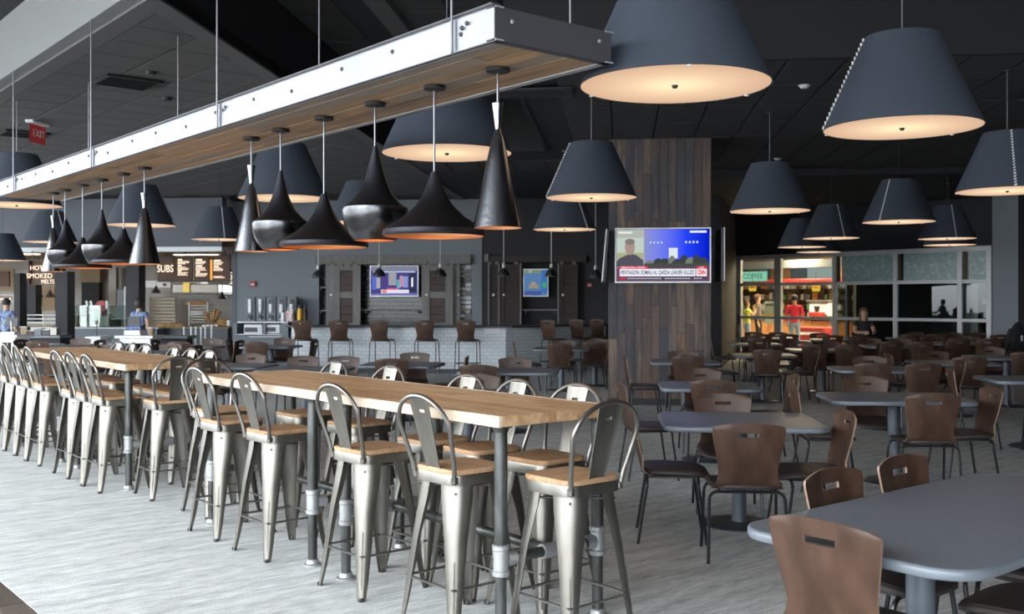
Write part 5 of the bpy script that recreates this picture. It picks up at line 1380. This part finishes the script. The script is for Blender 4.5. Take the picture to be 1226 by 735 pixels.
# cash register and screens
t = kthing('cash_register', 'white and blue cash register on the register stand', 'cash register', 158, 402, 20.45)
MB().cbox((0, .15, .06), (.34, .3, .10), .01).obj('drawer', M['white'], t); MB().cbox((0, .16, .16), (.30, .24, .08), .02).obj('body', M['bluecloth'], t); q = MB().cbox((.0, .10, .29), (.26, .03, .19), .006).obj('screen', M['dark'], t)
MB().tube([(0, .14, .15), (0, .12, .28)], .02, 6).obj('neck', M['alu'], t)
t = kthing('point_of_sale_screen', 'black till screen on the register stand at left frame edge', 'till screen', 9, 401, 20.5)
q = MB().cbox((0, .1, .28), (.27, .03, .19), .006).obj('screen', M['dark'], t); q.rotation_euler.x = R(-12); MB().tube([(0, .14, .0), (0, .13, .28)], .02, 6).obj('neck', M['alu'], t); MB().cbox((-.02, .14, .03), (.3, .24, .06), .01).obj('base', M['white'], t)
t = kthing('card_reader', 'thin black pole with card holder on the side stand', 'pole', 116, 403, 21.7); MB().tube([(0, 0, 0), (0, 0, .32)], .012, 6).obj('pole', M['dark'], t); MB().cbox((0, -.01, .30), (.06, .02, .08), .004).obj('card', M['dark'], t)
t = kthing('iced_drink', 'tan iced drink cup right of the cash register', 'cup', 182, 402, 20.4); MB().lathe([(0, 0), (.045, 0), (.065, .15), (0, .15)], 14).obj('cup', M['tan'], t); MB().lathe([(.068, .15), (.06, .17), (0, .175)], 14).obj('lid', M['white'], t)
for k, (px, w_, h_, nm, mk) in enumerate(((28, .16, .18, 'tan paper box', 'tan'), (35, .2, .10, 'stack of brown napkins', 'ply'), (44, .2, .14, 'grey bin', 'grey'), (54, .2, .12, 'black tub', 'dark'), (63, .18, .16, 'steel tub', 'stainless'))):
    t = kthing('ledge_container', nm+' on the dark stone ledge', 'container', px, 401.5, 22.45)
    MB().cbox((0, .08, h_/2), (w_, .15, h_), .01).obj('body', M[mk], t); MB().cbox((0, .08, h_+.005), (w_+.02, .17, .015), .003).obj('lid', M['alu'], t)
t = kthing('tray_rail', 'curved steel guard rails over the left kitchen counter', 'rail', 45, 391, 26.7)
for px in (31, 53):
    x_ = X(px, 26.7)-t.location.x; MB().tube([(x_, 0, 0), (x_, 0, .3), (x_-.04, .05, .42), (x_-.12, .1, .5)], .018, 6).obj('rail_post', M['stainless'], t)
for z_ in (.1, .2, .3): MB().tube([(-.5, .12, z_), (.45, .12, z_)], .018, 6).obj('rail_bar', M['alu'], t)
t = kthing('heat_lamp_shelf', 'steel shelf with warm strip light in the left kitchen', 'shelf', 8, 362, 30)
rel(t, 'shelf', -15, 24, 352, 354, 30, .5, M['stainless'], .01); rel(t, 'shelf', -15, 24, 360, 362, 30, .5, M['stainless'], .01); rel(t, 'strip_light', -10, 12, 357.5, 358.5, 30.1, .05, emis('strip', (1, .75, .4), 6))
t = kthing('tall_fridge', 'tall grey fridge beside the kitchen post, left of it', 'fridge', 144, 392, 31)
rel(t, 'body', 139.5, 149, 346, floorpy(31), 31, .7, M['grey'], .02); rel(t, 'door_edge', 148.5, 150, 343, 400, 30.9, .1, M['white']); rel(t, 'notice', 151, 156, 352, 390, 30.8, .02, mat('olive', (.36,.36,.16), .7)) if False else None

# ================================================================== GLASS FRONT AND CAFÉ
Lw = (P2-P1).length; wa = math.atan2(wd.y, wd.x)
def ws(px):                                        # distance along the front in column px
    t_ = (px-CX)/F; return (t_*P1.y - P1.x)/(wd.x - t_*wd.y)
def fpt(s, b_=0, z=0): return P1 + wd*s + wn*b_ + Vector((0, 0, z))
win = empty('window_1', (P1.x, P1.y, 0), wa); win['kind'] = 'structure'
def fbar(s0, s1, z0, z1, y=0, th=.12, m_='alu', name='frame_bar'): return quadbox(name, ((s0+s1)/2, y, (z0+z1)/2), (s1-s0, th, z1-z0), M[m_], win, b=.006)
RZ1, RZ0 = 2.07, 1.12
fbar(0, Lw, WT-.07, WT+.05); fbar(0, Lw, 0, .10)
mull = [882, 932, 1000, 1073, 1150, 1188.5]
ms = [ws(p_) for p_ in mull]
for i, s in enumerate(ms):
    hw_ = .09 if i in (0,) else (.11 if i == 1 else .06); s_ = min(max(s, hw_), Lw-hw_)
    fbar(s_-hw_, s_+hw_, 0, WT-.0, m_='alu', name='mullion')
for i in range(5):
    a, b_ = ms[i]+.06, ms[i+1]-.06
    fbar(a, b_, RZ1-.045, RZ1+.045, name='rail'); fbar(a, b_, RZ0-.04, RZ0+.04, name='rail')
    g_ = 'glass' if i < 2 else 'dglass'
    quadbox('pane', ((a+b_)/2, 0, (RZ0+.1)/2), (b_-a, .012, RZ0-.1), M[g_], win)
    quadbox('pane', ((a+b_)/2, 0, (RZ0+RZ1)/2), (b_-a, .012, RZ1-RZ0), M[g_], win)
    if i < 2: quadbox('pane', ((a+b_)/2, 0, (RZ1+WT)/2), (b_-a, .012, WT-RZ1), M[g_], win)
    else:
        quadbox('frosted_pane', ((a+b_)/2+.06, .03, (RZ1+WT)/2), (b_-a-.14, .012, WT-RZ1), M['frost'], win)
        quadbox('reveal', (a+.04, .02, (RZ1+WT)/2), (.08, .03, WT-RZ1-.1), M['ply'], win)
s = ws(1013); fbar(s-.035, s+.035, 0, RZ1-.04, y=.06, name='inner_post', m_='white')
quadbox('door_handle', (.16, -.09, 1.05), (.03, .04, .30), M['dark'], win, b=.006)
quadbox('door_handle', (ws(997), -.09, 1.05), (.03, .04, .30), M['alu'], win, b=.006)
# rooms behind
sx_ = ws(1003); DB = 7.0
def cp(s, b_): return fpt(s, b_)
struct(wallbox('wall_cafe_back', cp(-7, DB), cp(sx_+1.5, DB), 0, 3.6, .1, M['tan']))
struct(wallbox('wall_cafe_left', cp(-7, .3), cp(-7, DB), 0, 3.6, -.1, M['tan']))
struct(wallbox('wall_partition', cp(ws(1014), .3), cp(sx_+1.5, DB), 0, 3.6, -.1, mat('cream_wall', (.62, .58, .46), .7)))
struct(slab('ceiling_cafe', [cp(-7, .3), cp(sx_+.7, .3), cp(sx_+1.5, DB), cp(-7, DB)], 3.3, 3.4, mat('cream_ceiling', (.55, .50, .40), .8)))
struct(slab('ceiling_dim', [cp(sx_+.7, .3), cp(Lw+3, .3), cp(Lw+3, DB+2), cp(sx_+1.5, DB+2)], 3.3, 3.4, M['black']))
struct(wallbox('wall_dim_back', cp(sx_+1.4, DB-2), cp(Lw+3, DB-2), 0, 3.6, .1, M['charcoal']))
struct(wallbox('wall_dim_right', cp(Lw+3, .3), cp(Lw+3, DB+2), 0, 3.6, .1, M['charcoal']))
for i, (s, b_) in enumerate(((-2.0, 2.5), (.6, 2.2), (2.6, 3.0), (-1.5, 5.2), (1.8, 5.4))):
    t = thing('cafe_ceiling_light', 'square warm ceiling light inside the café, %s' % ['front left', 'front middle', 'front right', 'rear left', 'rear right'][i], 'ceiling light', fpt(s, b_, 3.29), wa)
    MB().cbox((0, 0, 0), (.9, .9, .03), .004).obj('frame', M['white'], t); quadbox('diffuser', (0, 0, -.02), (.82, .82, .01), emis('cafe_lamp', (1, .78, .50), 85), t)
def cthing(name, lab, cat, px, b_, z):             # px column, b_ metres behind the glass
    # intersect the ray with the plane b_ behind the front
    o_ = P1 + wn*b_; t_ = (px-CX)/F; s = (t_*o_.y - o_.x)/(wd.x - t_*wd.y); p = o_ + wd*s
    return thing(name, lab, cat, (p.x, p.y, z), wa), p
def zc(py, p): return Z(py, p.y)
t, p = cthing('coffee_sign', 'pale green COFFEE sign inside the café', 'sign', 902, 5.2, 0)
t.location.z = zc(331, p); sw2 = 1.15
MB().cbox((0, 0, 0), (sw2, .05, .34), .006).obj('board', emis('green_sign', (.30, .72, .52), .8), t); text('COFFEE', .26, mat('dark_green', (.02, .12, .07), .6), t, (0, -.03, 0), sx=.95)
for px, py, w_, h_, lab in ((915, 327, .5, .55, 'small dark menu screen beside the COFFEE sign'), (958, 326, .75, .55, 'dark square menu screen left over the café counter'), (984, 326, 1.2, .5, 'wide pale menu screen right over the café counter')):
    t, p = cthing('menu_screen', lab, 'menu screen', px, 6.0, 0); t.location.z = zc(py, p); MB().cbox((0, 0, 0), (w_, .06, h_), .01).obj('case', M['dark'], t)
    quadbox('screen', (0, -.035, 0), (w_-.1, .01, h_-.12), emis('menu_screen', (.30, .36, .34), .9) if w_ > 1 else emis('menu_screen_dark', (.08, .10, .10), .8), t)
# red bulkhead, dark soffit, counter, shelves with goods
t, p = cthing('bulkhead_sign', 'red bulkhead band across the café with yellow plates', 'bulkhead', 940, 5.5, 0); z_ = zc(338, p)
MB().cbox((-.4, 0, z_), (8.5, .25, .22), .02).obj('band', M['red'], t); MB().cbox((-.4, .05, z_+.62), (8.5, .2, .28), .02).obj('grey_band', M['grey'], t)
for px, py in ((901, 344), (977, 344)):
    t, p = cthing('yellow_plate', 'yellow hanging plate in the café, %s' % ('left, below the COFFEE sign' if px < 950 else 'right, near the mullion'), 'sign', px, 5.0, 0); t.location.z = zc(py, p); MB().cbox((0, 0, 0), (.30, .03, .26), .006).obj('plate', emis('yellow_glow', (.95, .62, .05), .8), t)
    MB().tube([(0, 0, .13), (0, 0, .5)], .01, 6).obj('hanger', M['dark'], t); MB().cbox((0, -.02, -.0), (.2, .01, .05), .002).obj('stripe', M['red'], t)
t, p = cthing('cafe_counter', 'orange wooden café counter behind the windows', 'counter', 930, 3.6, 0)
orange = mat('orange_wood', (.55, .24, .06), .45, noise=((.40,.16,.04), (3,3,20), .4, .6))
for k in range(12): MB().cbox((-3.1+.52*k, .3, .48), (.51, .6, .95), .006).obj('panel', orange, t)
MB().cbox((-.2, .3, .985), (6.6, .72, .05), .008).obj('worktop', M['ply'], t)
t0, p = cthing('wall_shelving', 'dark wall shelving packed with goods in the café', 'shelving', 940, 6.6, 0)
for k, z_ in enumerate((.9, 1.25, 1.62, 2.0)): MB().cbox((-.4, .1, z_), (8, .28, .03), .004).obj('shelf', M['ply'], t0)
for s in range(9): MB().cbox((-4.4+1.0*s, .1, 1.15), (.04, .28, 2.0), .003).obj('upright', M['ply'], t0)
rr = random.Random(8); gm = [M['white'], M['white'], M['tan'], M['tan'], M['ply'], M['yellow'], M['grey'], M['alu'], mat('green_box', (.12,.30,.12), .6), orange]
for z_, zn in ((.915, 'lowest'), (1.265, 'second'), (1.635, 'third'), (2.015, 'top')):
    x_ = -4.2
    while x_ < 3.4:
        w_ = rr.uniform(.10, .24); h_ = rr.uniform(.14, .27)
        o = MB().cbox((0, 0, h_/2), (w_, .16, h_), .015).obj('packet', rr.choice(gm), None)
        c_ = t0.location; q = Matrix.Rotation(wa, 4, 'Z') @ Vector((x_, .1, 0)); o.location = Vector((c_.x, c_.y, 0)) + q + Vector((0, 0, z_)); o.rotation_euler.z = wa
        tag(o, 'small packet among the goods on the %s café shelf' % zn, 'packet', 'packets on the %s café shelf' % zn); x_ += w_ + rr.uniform(.03, .18)
t, p = cthing('coffee_machine', 'pale coffee machine on the café counter near the mullion', 'coffee machine', 985, 3.9, 1.01)
MB().cbox((0, 0, .3), (.75, .45, .5), .05).obj('body', M['white'], t); MB().cbox((0, -.05, .58), (.8, .5, .06), .01).obj('cup_tray', M['stainless'], t); MB().cbox((0, -.24, .12), (.6, .1, .1), .01).obj('drip_tray', M['dark'], t)
t, p = cthing('espresso_grinder', 'red coffee grinder and cups on the counter, beside the machine', 'grinder', 978, 3.4, 1.01); MB().cbox((0, 0, .12), (.45, .3, .24), .03).obj('body', M['red'], t); MB().lathe([(0, .24), (.06, .24), (.1, .42), (0, .42)], 12).obj('hopper', M['dark'], t)
t, p = cthing('display_case', 'low red and white display case under the café counter edge', 'display case', 975, 2.6, 0)
MB().cbox((0, 0, .4), (1.0, .5, .8), .03).obj('case', M['red'], t)
for z_ in (.35, .6): MB().cbox((0, -.26, z_), (.9, .03, .08), .004).obj('shelf_lip', M['white'], t)
# easel board
t, p = cthing('easel', 'white easel board standing in the café door', 'easel', 926, 1.6, 0)
zt_, zb_ = zc(361, p), zc(388, p)
MB().cbox((0, -.02, (zt_+zb_)/2), (.62, .03, zt_-zb_), .006).obj('board', mat('pale_board', (.62, .72, .60), .6), t); MB().cbox((0, -.04, zt_-.1), (.5, .01, .07), .002).obj('heading', M['green'] if 'green' in M else gm[6], t)
MB().cbox((0, -.04, zb_+.25), (.46, .01, .12), .002).obj('picture', M['yellow'], t)
for s in (-1, 1): MB().tube([(s*.10, .0, zt_), (s*.26, -.02, 0)], .018, 6).obj('leg', orange, t)
MB().tube([(0, .05, zt_), (0, .45, 0)], .018, 6).obj('leg', orange, t)
# furniture silhouettes are real reflections of the room

# ================================================================== PEOPLE
def person(lab, loc, rz, height, pose, clothes, hair, hairlen=0, name='person'):
    """pose: dict of joint positions (local, metres for height 1.75, facing -Y). One skinned body, hair a child."""
    k = height/1.75; J = dict(
        pelvis=(0, 0, .95), chest=(0, .0, 1.27), neck=(0, .01, 1.50), head=(0, 0, 1.585), crown=(0, .005, 1.70),
        shl=(-.17, 0, 1.43), shr=(.17, 0, 1.43), ell=(-.23, .02, 1.14), elr=(.23, .02, 1.14), wrl=(-.24, -.06, .90), wrr=(.24, -.06, .90), hal=(-.24, -.09, .80), har=(.24, -.09, .80),
        hil=(-.09, 0, .90), hir=(.09, 0, .90), knl=(-.10, -.02, .49), knr=(.10, -.02, .49), anl=(-.11, .02, .09), anr=(.11, .02, .09), tol=(-.12, -.13, .03), tor=(.12, -.13, .03))
    J.update(pose); rad = dict(pelvis=.145, chest=.145, neck=.055, head=.088, crown=.072, shl=.062, shr=.062, ell=.043, elr=.043, wrl=.03, wrr=.03, hal=.028, har=.028, hil=.095, hir=.095, knl=.062, knr=.062, anl=.042, anr=.042, tol=.03, tor=.03)
    E_ = [('pelvis', 'chest'), ('chest', 'neck'), ('neck', 'head'), ('head', 'crown'), ('chest', 'shl'), ('chest', 'shr'), ('shl', 'ell'), ('shr', 'elr'), ('ell', 'wrl'), ('elr', 'wrr'), ('wrl', 'hal'), ('wrr', 'har'), ('pelvis', 'hil'), ('pelvis', 'hir'), ('hil', 'knl'), ('hir', 'knr'), ('knl', 'anl'), ('knr', 'anr'), ('anl', 'tol'), ('anr', 'tor')]
    names = list(J); co = [Vector(J[n_])*k for n_ in names]; reg = dict()
    rads = [rad[n_]*k for n_ in names]; edges = [(names.index(a), names.index(b_)) for a, b_ in E_]
    # fingers
    for sd in ('l', 'r'):
        hi_ = names.index('ha'+sd); wr_ = Vector(J['wr'+sd]); ha_ = Vector(J['ha'+sd]); dr = (ha_-wr_).normalized(); side = dr.cross(Vector((0, 1, 0)));
        if side.length < .1: side = Vector((1, 0, 0))
        side.normalize()
        for f_ in range(4):
            ln = (.070, .080, .075, .060)[f_]; st = ha_ + side*(f_-1.5)*.019 + dr*.01; co.append(st*k); rads.append(.010*k); names.append('f'); a = len(co)-1; edges.append((hi_, a))
            co.append((st + dr*ln + Vector((0, -.012, 0)))*k); rads.append(.008*k); names.append('f'); edges.append((a, len(co)-1))
        th_ = wr_.lerp(ha_, .5) - side*.035; co.append(th_*k); rads.append(.011*k); names.append('f'); edges.append((hi_, len(co)-1)); co.append((th_ + dr*.055 - side*.012)*k); rads.append(.009*k); names.append('f'); edges.append((len(co)-2, len(co)-1))
    me = bpy.data.meshes.new('b'); me.from_pydata([tuple(c_) for c_ in co], edges, [])
    o = bpy.data.objects.new('b', me); COL.objects.link(o); o.modifiers.new('s', 'SKIN')
    for i, v in enumerate(me.skin_vertices[0].data): v.radius = (rads[i], rads[i]*(.72 if names[i] in ('pelvis', 'chest') else 1)); v.use_root = (i == 0)
    sub = o.modifiers.new('u', 'SUBSURF'); sub.levels = 2
    em = bpy.data.meshes.new_from_object(o.evaluated_get(bpy.context.evaluated_depsgraph_get())); bpy.data.objects.remove(o)
    top, legs, sleeve = clothes; em.materials.clear()
    for m_ in (M['skin'], top, legs, M['dark']): em.materials.append(m_)
    pts = {n_: Vector(J[n_])*k for n_ in J}
    segs = [(a, b_) for a, b_ in E_]
    for f in em.polygons:
        c_ = f.center; best = None; bd = 9
        for a, b_ in segs:
            pa, pb = pts[a], pts[b_]; d_ = pb-pa; t_ = max(0, min(1, (c_-pa).dot(d_)/d_.length_squared)); q = (c_-(pa+d_*t_)).length/(.5*(rad[a]+rad[b_]))
            if q < bd: bd = q; best = (a, b_, t_)
        a, b_, t_ = best
        if (a, b_) in (('neck', 'head'), ('head', 'crown')): mi = 0
        elif (a, b_) == ('chest', 'neck'): mi = 0 if t_ > .85 else 1
        elif a[:2] == 'wr' or b_[:2] == 'ha': mi = 0
        elif b_[:2] == 'wr': mi = 1 if sleeve > 1 and t_ < .9 else 0
        elif b_[:2] == 'el': mi = 1 if (sleeve >= 1 or t_ < .5) else 0
        elif b_[:2] in ('kn',) or (a[:2] == 'kn'): mi = 2
        elif a[:2] == 'an': mi = 3
        elif b_[:2] == 'hi': mi = 2
        elif a == 'pelvis': mi = 2 if t_ < .12 and c_.z < pts['pelvis'].z else 1
        else: mi = 1
        f.material_index = mi; f.use_smooth = True
    em.name = 'body'; t = thing(name, lab, 'person', loc, rz); mobj('body', em, t)
    hd = pts['head'].lerp(pts['crown'], .45); m = MB(); ax = (pts['crown']-pts['neck']).normalized()
    # hair cap
    bm = bmesh.new(); bmesh.ops.create_uvsphere(bm, u_segments=16, v_segments=10, radius=.108*k)
    vs = [v.co.copy() for v in bm.verts]; fs = [[v.index for v in f.verts] for f in bm.faces if not (f.calc_center_median().y < -.03*k and f.calc_center_median().z < .035*k) and f.calc_center_median().z > -(.05+hairlen)*k]
    bm.free(); vs = [hd + Vector((v.x*.92, v.y*1.02+.012*k, v.z*1.05+.012*k - (hairlen*1.4*k if v.z < -.02 and v.y > -.03*k else 0))) for v in vs]
    m.add(vs, fs); m.obj('hair', hair, t)
    # face: nose, eyes, mouth, ears
    m = MB(); fy = -.092*k
    m.add([hd + Vector((-.012*k, fy, -.01*k)), hd + Vector((.012*k, fy, -.01*k)), hd + Vector((0, fy-.022*k, -.035*k)), hd + Vector((0, fy, .02*k))], [(0, 2, 3), (2, 1, 3), (0, 1, 2)])
    for s in (-1, 1): m.lathe([(0, -.02*k), (.012*k, 0), (0, .025*k)], 8, c=tuple(hd + Vector((s*.092*k, .01*k, -.015*k))))
    m.obj('nose_and_ears', M['skin'], t)
    m = MB()
    for s in (-1, 1): m.box(tuple(hd + Vector((s*.032*k, fy+.004*k, .008*k))), (.022*k, .01*k, .009*k))
    m.obj('eyes', M['dark'], t); MB().box(tuple(hd + Vector((0, fy+.002*k, -.058*k))), (.04*k, .01*k, .008*k)).obj('mouth', M['red'], t)
    return t
def pplace(px, b_):
    o_ = P1 + wn*b_; t_ = (px-CX)/F; s = (t_*o_.y - o_.x)/(wd.x - t_*wd.y); return o_ + wd*s
person('person in a yellow top and jeans in the café, hand raised to the face', pplace(894.5, 1.5), R(95), 1.62, dict(ell=(-.18, -.16, 1.22), elr=(.18, -.16, 1.22), wrl=(-.08, -.27, 1.42), wrr=(.08, -.24, 1.38), hal=(-.03, -.22, 1.50), har=(.03, -.22, 1.46)), (M['yelcloth'], M['jeans'], 0), M['brownhair'], .02)
person('person in a dark grey jacket standing behind the yellow top', pplace(908, 2.2), R(60), 1.80, dict(elr=(.22, -.1, 1.16), wrr=(.2, -.28, 1.2), har=(.2, -.36, 1.22)), (M['greycloth'], M['blackcloth'], 2), M['brownhair'])
person('person in a red hooded top and pale jeans, back to the camera', pplace(951, 1.3), R(180-10), 1.78, dict(ell=(-.25, -.02, 1.16), elr=(.25, -.02, 1.16), wrl=(-.22, -.12, .95), wrr=(.22, -.12, .95), hal=(-.19, -.16, .88), har=(.19, -.16, .88), anl=(-.14, .05, .09), anr=(.13, -.05, .09), tol=(-.15, -.10, .03), tor=(.14, -.2, .03)), (M['redcloth'], M['jeans'], 2), M['hair'])
sit = dict(pelvis=(0, 0, .56), chest=(0, -.02, .88), neck=(0, -.03, 1.10), head=(0, -.05, 1.19), crown=(0, -.05, 1.305), shl=(-.17, -.02, 1.04), shr=(.17, -.02, 1.04), ell=(-.22, -.1, .80), elr=(.22, -.1, .80), wrl=(-.12, -.33, .80), wrr=(.12, -.33, .80), hal=(-.08, -.41, .80), har=(.08, -.41, .80),
 hil=(-.09, -.02, .54), hir=(.09, -.02, .54), knl=(-.11, -.42, .52), knr=(.11, -.42, .52), anl=(-.11, -.40, .09), anr=(.11, -.40, .09), tol=(-.11, -.55, .03), tor=(.11, -.55, .03))
pw = P(1034, 24.6)
chair_at(pw + Vector((.0, .0, 0)), R(178), 'brown plywood chair under the seated long-haired woman')
person('seated person with long brown hair in a black top, before the glass', pw + Vector((0, .03, 0)), R(0), 1.85, sit, (M['blackcloth'], M['blackcloth'], 0), M['brownhair'], .09)
person('kitchen worker in a blue patterned shirt behind the register', P(167, 21.6), R(165), 1.66, dict(elr=(.24, -.08, 1.18), wrr=(.22, -.28, 1.14), har=(.2, -.36, 1.14)), (M['bluecloth'], M['blackcloth'], 0), M['hair'], .03)
person('worker with dark hair and blue collar at the left kitchen edge', P(8, 24), R(170), 1.66, dict(), (M['bluecloth'], M['blackcloth'], 1), M['hair'], .0)
# dark jacket over a chair at the right wall
pj = P(1207, 22.2); chair_at(pj, R(20), 'brown plywood chair hidden under the black jacket at right')
t = thing('black_jacket', 'black jacket with a white tag hung over a chair at right', 'jacket', pj, R(20))
m = MB(); rings = []
for z, w_, dpt, y in ((.55, .27, .10, -.24), (.75, .26, .11, -.26), (.92, .24, .10, -.27), (1.02, .15, .08, -.27), (1.10, .07, .06, -.27), (1.13, .05, .04, -.27)):
    rings.append([(w_*math.cos(2*PI*j/16), y + dpt*math.sin(2*PI*j/16), z+.02*math.sin(j*2.1)) for j in range(16)])
vs = [v for r_ in rings for v in r_]; fs = []
for i in range(len(rings)-1):
    for j in range(16): fs.append((i*16+j, i*16+(j+1) % 16, (i+1)*16+(j+1) % 16, (i+1)*16+j))
fs += [tuple(range(16)), tuple(range(80, 96))]; m.add(vs, fs); m.obj('body', M['blackcloth'], t)
for s in (-1, 1): MB().tube([(s*.17, -.26, .98), (s*.27, -.25, .80), (s*.29, -.22, .55)], [.06, .055, .045], 10).obj('sleeve', M['blackcloth'], t)
MB().cbox((-.02, -.385, .80), (.05, .01, .12), .002).obj('tag', M['white'], t)
print('objects', len(bpy.data.objects))
